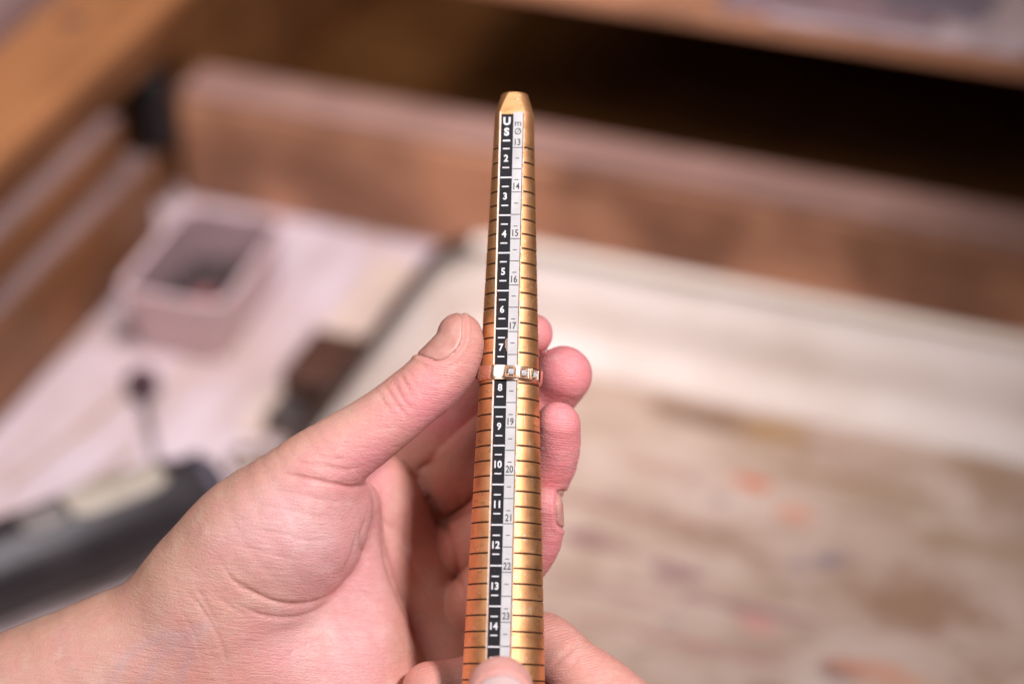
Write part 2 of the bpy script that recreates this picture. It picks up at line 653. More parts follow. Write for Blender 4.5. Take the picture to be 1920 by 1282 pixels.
TH = 0.052
trim = G(866, 448, TH)
TA0 = 0.5 * (ab(G(830, 450, TH))[0] + ab(G(590, 790, TH))[0])
TB1 = 0.5 * (ab(G(1000, 462, TH))[1] + ab(G(1800, 615, TH))[1])
TA1 = TA0 + 0.62
TB0 = TB1 - 0.62
stain_px = [(1340, 790, .040, .012, (0.24, 0.15, 0.10), .8), (1450, 815, .018, .012, (0.36, 0.22, 0.10), .7),
            (1405, 905, .013, .006, (0.55, 0.16, 0.07), .85), (1490, 965, .010, .006, (0.60, 0.26, 0.16), .6),
            (1548, 1050, .008, .007, (0.26, 0.20, 0.22), .7), (1500, 1058, .007, .007, (0.34, 0.26, 0.27), .6),
            (1110, 1015, .022, .007, (0.30, 0.17, 0.15), .75), (1270, 1072, .016, .006, (0.30, 0.18, 0.17), .75),
            (1400, 1140, .050, .004, (0.34, 0.20, 0.18), .7), (1740, 1130, .040, .022, (0.33, 0.20, 0.13), .75),
            (1860, 900, .028, .026, (0.34, 0.22, 0.14), .7), (1420, 1170, .010, .006, (0.58, 0.28, 0.24), .6),
            (1570, 1255, .012, .008, (0.20, 0.13, 0.12), .8), (1640, 1262, .035, .008, (0.60, 0.30, 0.20), .6),
            (1650, 930, .050, .010, (0.40, 0.30, 0.20), .6)]
stain_px += [(1180, 960, .060, .004, (0.36, 0.20, 0.15), .7), (1560, 900, .070, .005, (0.36, 0.23, 0.15), .7), (1240, 880, .030, .006, (0.42, 0.24, 0.18), .5),
             (1300, 1210, .060, .004, (0.42, 0.22, 0.19), .6), (1130, 1110, .040, .003, (0.40, 0.24, 0.22), .6), (1800, 1020, .030, .010, (0.36, 0.24, 0.15), .6)]
stains = []
for (px, py, la, lb, sc, amt) in stain_px:
    a_, b_ = ab(G(px, py, 0.004))
    stains.append((a_, b_, la, lb, sc, amt))
M_tray_floor = mat_tray('stained_enamel', stains)
M_tray = mat_tray('cream_enamel', [])
# enamelled rim; shade of the gap outside is painted along its left side
_r = NT('shade_painted_rim')
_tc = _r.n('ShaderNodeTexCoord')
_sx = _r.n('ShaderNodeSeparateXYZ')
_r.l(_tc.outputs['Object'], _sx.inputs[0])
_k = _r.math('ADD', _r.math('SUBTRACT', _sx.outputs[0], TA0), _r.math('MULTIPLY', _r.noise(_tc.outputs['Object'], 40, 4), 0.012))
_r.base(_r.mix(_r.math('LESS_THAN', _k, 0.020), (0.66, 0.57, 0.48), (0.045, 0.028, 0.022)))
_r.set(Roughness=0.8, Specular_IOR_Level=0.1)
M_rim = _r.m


def rrect(a0, a1, b0, b1, r, n=8):
    pts = []
    for (cx, cy, s) in ((a1 - r, b1 - r, 0), (a0 + r, b1 - r, 90), (a0 + r, b0 + r, 180), (a1 - r, b0 + r, 270)):
        for i in range(n + 1):
            t = R_(s + 90 * i / n)
            pts.append((cx + r * math.cos(t), cy + r * math.sin(t)))
    return pts


tray = empty('enamel_tray', Matrix.Identity(4))
tag(tray, 'large cream enamel tray with stained floor standing on the workbench behind the hands', 'tray')


def tray_shell(name, levels, mat, floor=False):
    v, f = [], []
    n = None
    for off, z, r in levels:
        ring = rrect(TA0 + off, TA1 - off, TB0 + off, TB1 - off, r)
        n = len(ring)
        v += [(x, y, z) for x, y in ring]
    for j in range(len(levels) - 1):
        for i in range(n):
            i2 = (i + 1) % n
            f.append((j * n + i, j * n + i2, (j + 1) * n + i2, (j + 1) * n + i))
    if floor:
        f.append(tuple((len(levels) - 1) * n + i for i in range(n)))
    return mesh_obj(name, v, f, mat, tray, True, matrix=BENCH)


tray_shell('tray_wall', [(0.0, 0.0015, .03), (0.0, TH - 0.001, .03), (0.0016, TH - 0.001, .029), (0.004, 0.020, .028), (0.0055, 0.0115, .027), (0.010, 0.0065, .024), (0.018, 0.0045, .020), (0.026, 0.0040, 0.016)], M_tray)
fl = tray_shell('tray_floor', [(0.0255, 0.0030, .016), (0.0257, 0.0042, .016), (0.027, 0.0044, .016)], M_tray_floor, True)
# rolled rim
rimv = []
prof = [(0.0036 * math.cos(t), 0.0026 * math.sin(t)) for t in [2 * math.pi * i / 8 for i in range(8)]]
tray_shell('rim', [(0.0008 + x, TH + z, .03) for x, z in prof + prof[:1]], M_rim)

# ------------------------------------------------------------------ small bench things
MB_ = lambda v: Matrix.Translation(v)

# square pot with scraps
PH = 0.036
cor = [ab(G(x, y, PH)) for x, y in ((305, 385), (505, 398), (458, 560), (255, 560))]
pa = sum(c[0] for c in cor) / 4
pb = sum(c[1] for c in cor) / 4
pw = ((cor[1][0] - cor[0][0]) + (cor[2][0] - cor[3][0])) / 4
pl = ((cor[0][1] - cor[3][1]) + (cor[1][1] - cor[2][1])) / 4
print('pot', pa, pb, pw, pl)
pot_m = BENCH @ Matrix.Translation((pa, pb, 0)) @ Matrix.Rotation(R_(3), 4, 'Z')
pot = empty('scrap_pot', pot_m)
tag(pot, 'square pinkish white plastic pot of dark scraps by the back rail', 'pot')
M_pot = NT('milky_plastic')
M_pot.base((0.66, 0.50, 0.50))
M_pot.set(Roughness=0.35, Subsurface_Weight=0.3, Subsurface_Scale=0.004)
M_pot = M_pot.m


def sq_levels(levels, n=6):
    v, f = [], []
    cnt = None
    for h, z, r in levels:
        ring = rrect(-pw - h, pw + h, -pl - h, pl + h, r, n)
        cnt = len(ring)
        v += [(x, y, z) for x, y in ring]
    for j in range(len(levels) - 1):
        for i in range(cnt):
            i2 = (i + 1) % cnt
            f.append((j * cnt + i, j * cnt + i2, (j + 1) * cnt + i2, (j + 1) * cnt + i))
    f.append(tuple(reversed(range(cnt))))
    f.append(tuple((len(levels) - 1) * cnt + i for i in range(cnt)))
    return v, f


v, f = sq_levels([(-.004, .0005, .006), (-.002, .003, .007), (.002, PH - .002, .008), (.003, PH, .008), (.0008, PH, .007), (.0002, PH - .0008, .0065), (-.004, .005, .006)])
mesh_obj('pot_wall', v, f, M_pot, pot, True)
v, f = sq_levels([(-.0005, PH - .0012, .0063), (-.0040, .0056, .0058)])  # added lining: shade of the pot's inside put into its colour
mesh_obj('pot_shade_lining', v, f[:-2], mat_plain('grey_purple_shade', (0.27, 0.18, 0.185), 0.7, 0, 0.35, 60), pot, True)
M_scrap = mat_plain('dark_scrap', (0.035, 0.024, 0.024), 0.6, 0.2, 0.5, 150, 0.3)
M_scrap2 = mat_plain('cream_scrap', (0.62, 0.52, 0.34), 0.6, 0, 0.3, 150, 0.2)
M_scrap3 = mat_plain('red_scrap', (0.30, 0.10, 0.09), 0.6, 0, 0.3, 150, 0.2)


def lump(name, r, mat, loc, sq=(1, 1, 1), seed=0):
    bm = bmesh.new()
    bmesh.ops.create_icosphere(bm, subdivisions=3, radius=1)
    rs = np.random.default_rng(seed)
    ph = rs.uniform(0, 6, 9)
    for vv in bm.verts:
        c = vv.co
        k = 1 + .16 * math.sin(3 * c.x + ph[0] + 2 * c.y) + .12 * math.sin(4 * c.y + ph[1] - 2 * c.z) + .1 * math.sin(5 * c.z + ph[2] + 3 * c.x)
        vv.co = Vector((c.x * sq[0], c.y * sq[1], c.z * sq[2])) * (r * k)
    return bm_obj(name, bm, mat, None, True, matrix=Matrix.Translation(loc))


v, f = sq_levels([(-.0045, .0055, .006), (-.0042, .0105, .006)])
rs_ = np.random.default_rng(5)
mesh_obj('grey_dust', v, f, mat_plain('grey_filing_dust', (0.045, 0.030, 0.030), 0.85, 0, 0.5, 120, 0.5), pot)
scraps = [((-.42 * pw, -.10 * pl, .013), .0075, M_scrap, 'dark burnt scrap lying by the left wall of the square pot', (1.0, 1.2, .6)),
          ((.50 * pw, .42 * pl, .013), .0080, M_scrap, 'dark burnt scrap in the far right corner of the square pot', (.9, 1.3, .6)),
          ((-.45 * pw, -.62 * pl, .013), .0075, M_scrap, 'dark burnt scrap at the near left of the square pot', (1, .9, .6)),
          ((.55 * pw, -.15 * pl, .013), .0080, M_scrap, 'dark burnt scrap against the right wall of the square pot', (.9, 1.2, .6)),
          ((.05 * pw, -.15 * pl, .014), .0058, M_scrap3, 'dull red scrap in the middle of the square pot', (1.1, .8, .6)),
          ((.20 * pw, -.58 * pl, .015), .0078, M_scrap2, 'cream coloured scrap at the near right of the square pot', (1, .9, .7))]
for i, (p, r, m, lab, sq) in enumerate(scraps):
    o = lump('scrap', r, m, pot_m @ Vector(p), sq, i + 3)
    tag(o, lab, 'scrap', 'scraps in the square pot')

# dark brown block beside the tray
blk = ab(G(618, 752, 0))
b = empty('wooden_block', BENCH @ Matrix.Translation((blk[0], blk[1], 0)))
tag(b, 'dark brown wooden block standing just left of the enamel tray', 'block')
o = bm_obj('block_body', box_bm(-.016, .014, -.018, .022, 0.0005, .024, .002), mat_wood('block_wood', (0.05, 0.02, 0.012), (0.10, 0.045, 0.028), (10, 60, 60)), b)
o = bm_obj('metal_foot', box_bm(-.0165, -.002, -.036, -.0185, 0.0005, .012, .0015), mat_plain('dull_metal', (0.13, 0.11, 0.10), 0.45, 0.6, 0.3, 200), b)

# tan card strip between block and worktop
cs = ab(G(640, 640, 0))
o = bm_obj('card_strip', box_bm(-.013, .013, -.085, .075, 0.0004, .0022, .0004), mat_plain('tan_card', (0.56, 0.44, 0.36), 0.7, 0, 0.12, 60), None,
           matrix=BENCH @ Matrix.Translation((cs[0], cs[1], 0)) @ Matrix.Rotation(R_(-2), 4, 'Z'))
tag(o, 'tan card strip lying flat along the outside of the tray', 'card')

# rotary brush lying on the bench
p0, p1 = G(266, 716, 0.0058), G(292, 862, 0.0016)
axis = (p0 - p1)
Lb = axis.length
bm_m = Matrix.Translation(p1) @ axis.to_track_quat('Z', 'Y').to_matrix().to_4x4()
br = empty('rotary_brush', bm_m)
tag(br, 'small rotary brush with dark round head and steel shank lying on worktop', 'brush')
v, f = lathe([(.0010, 0), (.00135, .001), (.00135, Lb * .5), (.0019, Lb * .52), (.0019, Lb * .9)], 16)
mesh_obj('shank', v, f, mat_plain('shank_steel', (0.36, 0.30, 0.32), 0.35, 0.8, 0.1, 300), br, True)
v, f = lathe([(.002, Lb * .84), (.0055, Lb * .86), (.0075, Lb * .92), (.0078, Lb * 1.02), (.006, Lb * 1.07), (.001, Lb * 1.07)], 24)
mesh_obj('brush_head', v, f, mat_plain('dark_bristle', (0.055, 0.022, 0.028), 0.8, 0, 0.4, 900, 0.4), br, True)

# black handpiece, lower left
h0, h1 = G(408, 905, 0.020), G(-220, 1150, 0.020)
ax = h0 - h1
Lh = ax.length
xdir = ax.normalized()
side_v = Vector((0, 0, 1)).cross(xdir).normalized()
up_v = xdir.cross(side_v)
hm = Matrix(((side_v.x, up_v.x, xdir.x, h1.x), (side_v.y, up_v.y, xdir.y, h1.y), (side_v.z, up_v.z, xdir.z, h1.z), (0, 0, 0, 1)))
hp = empty('handpiece', hm)
tag(hp, 'black tapered motor handpiece with cream inlay lying behind the wrist', 'handpiece')
M_rub = mat_plain('black_rubber', (0.026, 0.022, 0.024), 0.42, 0, 0.25, 90, 0.1)
v, f = lathe([(.012, 0), (.0185, .004), (.0195, Lh * .3), (.0192, Lh * .7), (.0180, Lh * .86), (.0150, Lh * .93), (.0140, Lh * .975), (.0110, Lh * 1.0)], 40)
mesh_obj('handpiece_body', v, f, M_rub, hp, True)
v, f = lathe([(.0142, Lh * .935), (.0158, Lh * .938), (.0158, Lh * .968), (.0142, Lh * .971)], 40)
mesh_obj('collar', v, f, mat_plain('purple_grey_rubber', (0.065, 0.055, 0.075), 0.5, 0, 0.2, 90), hp, True)
# cream inlay: curved patch on the upper left flank, and a dark one ahead of it


def flank_patch(name, z0, z1, a0, a1, r0, r1, mat, n=14, th=.0012):
    v, f = [], []
    for lay in (0, 1):
        for j in range(n + 1):
            z = z0 + (z1 - z0) * j / n
            e = 1 - abs(2 * j / n - 1) ** 4 * .35
            for i in range(n + 1):
                am = (a0 + a1) / 2
                a = R_(am + (a0 - am) * e + (a1 - a0) * e * i / n)
                r = (r0 + (r1 - r0) * j / n) + (th if lay else -0.001)
                v.append((r * math.cos(a), r * math.sin(a), z))
    k = (n + 1) ** 2
    for j in range(n):
        for i in range(n):
            q = j * (n + 1) + i
            f.append((k + q, k + q + 1, k + q + n + 2, k + q + n + 1))
    for i in range(n):
        for (q, w) in ((i, i + 1), ((n) * (n + 1) + i + 1, n * (n + 1) + i), ((i + 1) * (n + 1), i * (n + 1)), (i * (n + 1) + n, (i + 1) * (n + 1) + n)):
            f.append((q, w, k + w, k + q))
    return mesh_obj(name, v, f, mat, hp, True)


flank_patch('inlay', Lh * .54, Lh * .83, 66, 122, .0193, .0184, mat_plain('cream_plastic', (0.40, 0.35, 0.28), 0.4, 0, 0.15, 60))
flank_patch('inlay', Lh * .40, Lh * .525, 76, 118, .0195, .0193, mat_plain('grey_plastic', (0.16, 0.14, 0.13), 0.4, 0, 0.2, 60))

# thin sticks and a wire coil on the worktop
for i, ((x0, y0), (x1, y1), r, c, lab) in enumerate([
        ((20, 905), (235, 735), .0016, (0.46, 0.33, 0.24), 'thin pale wooden stick lying near the brush, nearer the side boards'),
        ((30, 1000), (250, 845), .0018, (0.42, 0.31, 0.24), 'thin pale wooden stick lying between the brush and the handpiece')]):
    a, c1 = G(x0, y0, r), G(x1, y1, r)
    d = c1 - a
    v, f = lathe([(r * .8, 0), (r, .001), (r, d.length - .001), (r * .8, d.length)], 10)
    o = mesh_obj('wooden_stick', v, f, mat_plain('stick_wood%d' % i, c, .6, 0, .2, 80), None, True, matrix=Matrix.Translation(a) @ d.to_track_quat('Z', 'Y').to_matrix().to_4x4())
    tag(o, lab, 'stick', 'sticks on the worktop')
cc = G(470, 868, 0.0)
v, f = [], []
N = 150
for i in range(N):
    t = i / (N - 1)
    a = t * 2 * math.pi * 3.2
    rr = .010 - .0022 * t
    c = Vector((rr * math.cos(a), rr * math.sin(a) * .9, .0012 + .004 * t + .0006 * math.sin(3 * a)))
    n_ = Vector((math.cos(a), math.sin(a), 0))
    for k in range(6):
        q = 2 * math.pi * k / 6
        v.append(c + n_ * (.0007 * math.cos(q)) + Vector((0, 0, .0007 * math.sin(q))))
for i in range(N - 1):
    for k in range(6):
        f.append((i * 6 + k, i * 6 + (k + 1) % 6, (i + 1) * 6 + (k + 1) % 6, (i + 1) * 6 + k))
o = mesh_obj('wire_coil', v, f, mat_plain('brass_wire', (0.42, 0.32, 0.17), .4, .7, .1, 300), None, True, matrix=Matrix.Translation(cc))
tag(o, 'small loose coil of dull brass wire between handpiece and block', 'wire')

# clutter on the shelf, top right
for i, (px, py, sx, sy, sz, c, lab) in enumerate([
        (1560, 4, .050, .026, .004, (0.26, 0.17, 0.18), 'flat dusty purple folder on the overhead shelf'),
        (1760, 14, .026, .020, .005, (0.22, 0.17, 0.20), 'grey violet box on the overhead shelf'),
        (1900, 45, .032, .030, .004, (0.62, 0.48, 0.46), 'pale pink sheet at the right end of the overhead shelf'),
        (1680, 66, .060, .006, .003, (0.50, 0.40, 0.42), 'pale strip lying along the front edge of the overhead shelf')]):
    g = G(px, py, sh1)
    o = bm_obj(['folder', 'storage_box', 'paper_sheet', 'paper_strip'][i], box_bm(-sx, sx, -sy, sy, 0.0004, sz, min(.0012, sz * .3)), mat_plain('clutter%d' % i, c, .7, 0, .3, 60), None,
               matrix=Matrix.Translation(g) @ BENCH @ Matrix.Rotation(R_([4, -6, 3, 1][i]), 4, 'Z'))
    tag(o, lab, ['folder', 'box', 'paper', 'paper'][i])

# ==================================================================  THE MANDREL
TILT = math.tan(R_(9.0))


def axis_pt(py):
    return fr(964.5 - (py - 215) * 20.5 / 1065.0, py, (py - 700) / S * -0.0 + (py - 700) / S * TILT)


TOPY, ENDY = 178.0, 1430.0
A_top = axis_pt(TOPY)
A_end = axis_pt(ENDY)
AL = np.linalg.norm(A_top - A_end)
u_ax = (A_top - A_end) / AL                       # towards the tip
zc = np.array([0, 0, 1.0]) - u_ax * u_ax[2]
zc /= np.linalg.norm(zc)
xc = np.cross(u_ax, zc)
rot = R_(-8.0)                                    # the scale faces slightly to the left
zf = zc * math.cos(rot) + xc * math.sin(rot)
xf = np.cross(u_ax, zf)


def proj(p):
    k = D * 1000 / (D * 1000 - p[2])
    return np.array([960 + p[0] * k * S, 641 - p[1] * k * S])


def rad_at_py(py):
    z = axis_pt(py)[2]
    return (73 + (py - 215) * 0.0780) / 2 / S * (D * 1000 - z) / (D * 1000)


def t_of_py(py, off=0.0):
    """axis length (mm from the lower end) whose point, off mm towards the scale side, shows at this height"""
    lo, hi = 0.0, AL
    for _ in range(40):
        mid = (lo + hi) / 2
        if proj(A_end + u_ax * mid + zf * off)[1] > py:
            lo = mid
        else:
            hi = mid
    return (lo + hi) / 2


tA, tB = t_of_py(1250), t_of_py(230)
RA, RBm = rad_at_py(1250), rad_at_py(230)


def Rt(t):
    return RA + (RBm - RA) * (t - tA) / (tB - tA)


W = 3.78     # half width of the flat that carries the scale


def flat_d(t):
    return math.sqrt(Rt(t) ** 2 - W ** 2)


# local axes: x across, y = -(towards scale side), z up the axis ; units metres
mw = Matrix.Identity(4)
xw = Vector(FRAME.to_3x3() @ Vector(xf))
zw = Vector(FRAME.to_3x3() @ Vector(u_ax))
yw = -Vector(FRAME.to_3x3() @ Vector(zf))
ow = fr_world(A_end)
MAND = Matrix(((xw.x, yw.x, zw.x, ow.x), (xw.y, yw.y, zw.y, ow.y), (xw.z, yw.z, zw.z, ow.z), (0, 0, 0, 1)))
mandrel = empty('ring_mandrel', MAND)
tag(mandrel, 'grooved gold ring sizing mandrel with black and white size scale held upright', 'mandrel')

groove_py = [277, 305, 332, 359, 385, 411.5, 438.5, 465.5, 493, 521, 548.5, 576.5, 605, 632.5, 660.5, 689, 717.5, 746, 776, 805.5, 834.5, 863,
             891.5, 920, 949, 978, 1007, 1036, 1064.5, 1093.5, 1123, 1152.5, 1183, 1213, 1243.5, 1274, 1305, 1336]
levels = []     # (t, radius, flat distance, is_groove)
tS = t_of_py(214)
tT = AL
levels.append((0.0, Rt(0) - .6, flat_d(0), 0))
levels.append((0.6, Rt(.6), flat_d(.6), 0))
for gy in sorted(groove_py, reverse=True):
    t = t_of_py(gy, flat_d(t_of_py(gy)))
    h = 0.23
    for dt, dr, g in ((-h - .12, 0, 0), (-h - .07, -.005, 0), (-h, -.05, 0), (-h + .03, -.26, 1), (h - .03, -.26, 1), (h, -.05, 0), (h + .07, -.005, 0), (h + .12, 0, 0)):
        levels.append((t + dt, Rt(t + dt) + dr, flat_d(t + dt), g))
levels.append((tS - .35, Rt(tS - .35), flat_d(tS - .35), 0))
levels.append((tS, Rt(tS) - .12, flat_d(tS), 0))
# bevelled tip with its sloping facet
for k in range(1, 7):
    q = k / 6
    levels.append((tS + (tT - .25 - tS) * q, Rt(tS) - .12 + (3.95 - Rt(tS) + .12) * q, flat_d(tS) - .05 + (3.78 - flat_d(tS) + .05) * q, 0))
levels.append((tT, 3.70, 3.62, 0))
NA, NF = 96, 8
v, f, mi, sm = [], [], [], []
for (t, r, d, g) in levels:
    w = min(W, r * .985)
    if d < r:
        wf = min(W, math.sqrt(max(r * r - d * d, 1e-4)))
    else:
        wf = W
    if g or r < d:
        th = math.asin(min(.999, W / r))
        wf = W
    else:
        th = math.asin(min(.999, wf / r))
    for i in range(NA):
        a = th + (2 * math.pi - 2 * th) * i / (NA - 1)
        v.append((r * math.sin(a) * .001, -r * math.cos(a) * .001, t * .001))
    for i in range(NF):
        x = -(wf - .02) + 2 * (wf - .02) * i / (NF - 1)
        v.append((x * .001, -d * .001, t * .001))
n = NA + NF
for j in range(len(levels) - 1):
    for i in range(n):
        i2 = (i + 1) % n
        f.append((j * n + i, j * n + i2, (j + 1) * n + i2, (j + 1) * n + i))
        groove = (levels[j][3] or levels[j + 1][3]) and i < NA - 1
        mi.append(1 if groove else 0)
        sm.append(i < NA - 1 and not groove)
        sharp_rows = None
f.append(tuple(reversed(range(n))))
mi.append(0)
sm.append(False)
f.append(tuple((len(levels) - 1) * n + i for i in range(n)))
mi.append(0)
sm.append(False)
body = mesh_obj('mandrel_body', v, f, None, mandrel, mats=[M_gold, M_groove], midx=mi)
body.data.polygons.foreach_set('use_smooth', np.array(sm))
body.data.update()
es_ = body.modifiers.new('edge', 'EDGE_SPLIT')
es_.split_angle = R_(5.5)


def strip(name, x0, x1, lift, mat, t0, t1, n=60, jag=0.0, thick=0.10):
    v, f = [], []
    rs = np.random.default_rng(int(abs(x0 * 100)))
    for j in range(n + 1):
        t = t0 + (t1 - t0) * j / n
        jl, jr = (rs.uniform(0, jag), rs.uniform(0, jag)) if jag else (0, 0)
        y = -(flat_d(t) + lift)
        for (x, yy) in ((x0 + jl, y + thick), (x0 + jl, y), (x1 - jr, y), (x1 - jr, y + thick)):
            v.append((x * .001, yy * .001, t * .001))
    for j in range(n):
        for i in range(3):
            f.append((j * 4 + i, j * 4 + i + 1, (j + 1) * 4 + i + 1, (j + 1) * 4 + i))
    f.append((0, 3, 2, 1))
    f.append((n * 4, n * 4 + 1, n * 4 + 2, n * 4 + 3))
    return mesh_obj(name, v, f, mat, mandrel)


tLo = t_of_py(1400)
tHi = tS - .35
BX0, BX1, WX0, WX1 = -3.22, 0.38, 0.40, 3.22
chip_t = t_of_py(652)
M_bs = mat_strip('black_scale', (0.014, 0.013, 0.016), (0.22, 0.19, 0.18), 0.66, 0.5, chip=(BX1 * .001, chip_t * .001, .0009, .0022)).m
M_ws = mat_strip('white_scale', (0.70, 0.68, 0.66), (0.45, 0.38, 0.32), 0.68, 0.45).m
strip('bevel_edge', -W + .02, BX0 - .06, .06, M_alu, tLo, tHi, 220, .13)
black = strip('black_scale_strip', BX0, BX1, .10, M_bs, tLo, tHi - .8)
white = strip('white_scale_strip', WX0, WX1, .10, M_ws, tLo, tHi - .2)
strip('scale_seam', WX1 + .02, WX1 + .20, .085, M_groove, tLo, tHi - .5, 160, .05)
strip('bevel_edge', WX1 + .22, W - .02, .06, M_alu, tLo, tHi, 260, .22)

LIFT = 0.10 + 0.035


def tick(parent, x0, x1, py, h, mat):
    t = t_of_py(py, 0) if False else t_of_py(py, flat_d(t_of_py(py)))
    v = []
    hx = h * .9
    for (x, tt) in ((x0, t - h), (x0 + hx, t - h * 1.15), (x1 - hx, t - h * 1.15), (x1, t - h), (x1, t + h), (x1 - hx, t + h * 1.15), (x0 + hx, t + h * 1.15), (x0, t + h)):
        v.append((x * .001, -(flat_d(tt) + LIFT) * .001, tt * .001))
    mesh_obj('tick', v, [tuple(range(8))], mat, parent)


def numeral(parent, text, xcen, py, height, mat, bold=0.0, squash=1.0, spin=0.0, name='numeral'):
    cu = bpy.data.curves.new('txt', 'FONT')
    cu.body = text
    cu.align_x = 'CENTER'
    cu.align_y = 'CENTER'
    cu.size = 1.0
    cu.offset = bold
    cu.resolution_u = 4
    tmp = bpy.data.objects.new('txt', cu)
    col.objects.link(tmp)
    dg = bpy.context.evaluated_depsgraph_get()
    dg.update()
    me = bpy.data.meshes.new_from_object(tmp.evaluated_get(dg))
    bpy.data.objects.remove(tmp)
    bpy.data.curves.remove(cu)
    co = np.array([x.co[:] for x in me.vertices])
    mid = (co.max(0) + co.min(0)) / 2
    k = height / (co[:, 1].max() - co[:, 1].min())
    t = t_of_py(py, flat_d(t_of_py(py)))
    cs, sn = math.cos(spin), math.sin(spin)
    for vtx in me.vertices:
        x = (vtx.co.x - mid[0]) * k * squash
        y = (vtx.co.y - mid[1]) * k
        x, y = x * cs - y * sn, x * sn + y * cs
        tt = t + y
        vtx.co = ((xcen + x) * .001, -(flat_d(tt) + LIFT) * .001, tt * .001)
    me.materials.clear()
    me.materials.append(mat)
    me.name = name
    o = bpy.data.objects.new(name, me)
    link(o, parent)
    return o


us = {2: 297, 3: 368, 4: 438.5, 5: 509, 6: 580, 7: 651, 8: 726, 9: 799, 10: 870, 11: 945, 12: 1021, 13: 1098, 14: 1173, 15: 1250}
bc = (BX0 + BX1) / 2 - .08
for k, y in us.items():
    numeral(black, str(k), bc, y, 2.15, M_white_print, .028, .92)
    tick(black, bc - 1.02, bc + 1.02, y - 18, .16, M_white_print)
    tick(black, bc - 1.02, bc + 1.02, y + 17.5, .16, M_white_print)
    nxt = us.get(k + 1, y + 76)
    if k < 15:
        tick(black, BX0 + .14, BX1 - .02, (y + nxt) / 2 + .5, .18, M_white_print)
tick(black, bc - 1.1, bc + 1.1, 264, .21, M_white_print)
numeral(black, 'U', bc - .02, 227.5, 2.5, M_white_print, .045, 1.0, name='letter')
numeral(black, 'S', bc - .02, 247.5, 2.5, M_white_print, .045, 1.0, name='letter')
mm = {13: 267, 14: 349.5, 15: 437, 16: 523.5, 17: 610.5, 18: 700, 19: 790, 20: 879, 21: 970, 22: 1060.5, 23: 1154, 24: 1248}
wc = (WX0 + WX1) / 2
for k, y in mm.items():
    numeral(white, str(k), wc, y, 2.05, M_black_print, .014, .80)
    p = mm.get(k + 1, y + 94) - y
    tick(white, WX0 + .10, WX1 - .06, y + p * .125, .095, M_black_print)
    tick(white, wc - .62, wc + .62, y + p * .365, .10, M_black_print)
    tick(white, WX0 + .10, WX1 - .06, y + p * .605, .095, M_black_print)
    tick(white, wc - .62, wc + .62, y + p * .855, .10, M_black_print)
numeral(white, 'm', wc, 233, 1.3, M_black_print, .0, 1.0, name='letter')
numeral(white, '\u00d8', wc, 247, 2.0, M_black_print, .0, .9, name='letter')

# ==================================================================  THE RING
t_ring = t_of_py(699, flat_d(t_of_py(699)))
Ri = Rt(t_ring - 2.2) + .06
rm = MAND @ Matrix.Translation((0, 0, t_ring * .001)) @ Matrix.Rotation(-R_(-8.0), 4, 'Z') @ Matrix.Rotation(R_(2.6), 4, 'Y')
ring = empty('diamond_ring', rm)
tag(ring, 'rose gold ring with three square set diamonds pushed onto the mandrel', 'ring')
To = 0.95
H = 2.05
prof = [(Ri, -H + .1), (Ri + .10, -H), (Ri + .42, -H - .02), (Ri + .50, -H + .06), (Ri + .50, -H + .22), (Ri + .56, -H + .27), (Ri + To - .10, -H + .30), (Ri + To, -H + .42), (Ri + To + .02, -H + .7),
        (Ri + To + .03, 0.1), (Ri + To + .02, H - .4), (Ri + To, H - .10), (Ri + To - .12, H), (Ri + .12, H), (Ri, H - .1)]
n = 160
v, f = [], []
for r, z in prof:
    for i in range(n):
        a = 2 * math.pi * i / n
        v.append((r * math.sin(a) * .001, -r * math.cos(a) * .001, z * .001))
for j in range(len(prof)):
    j2 = (j + 1) % len(prof)
    for i in range(n):
        i2 = (i + 1) % n
        f.append((j * n + i, j * n + i2, j2 * n + i2, j2 * n + i))
band = mesh_obj('band', v, f, M_rose, ring, True)
md = band.modifiers.new('edge', 'EDGE_SPLIT')
md.split_angle = R_(35)


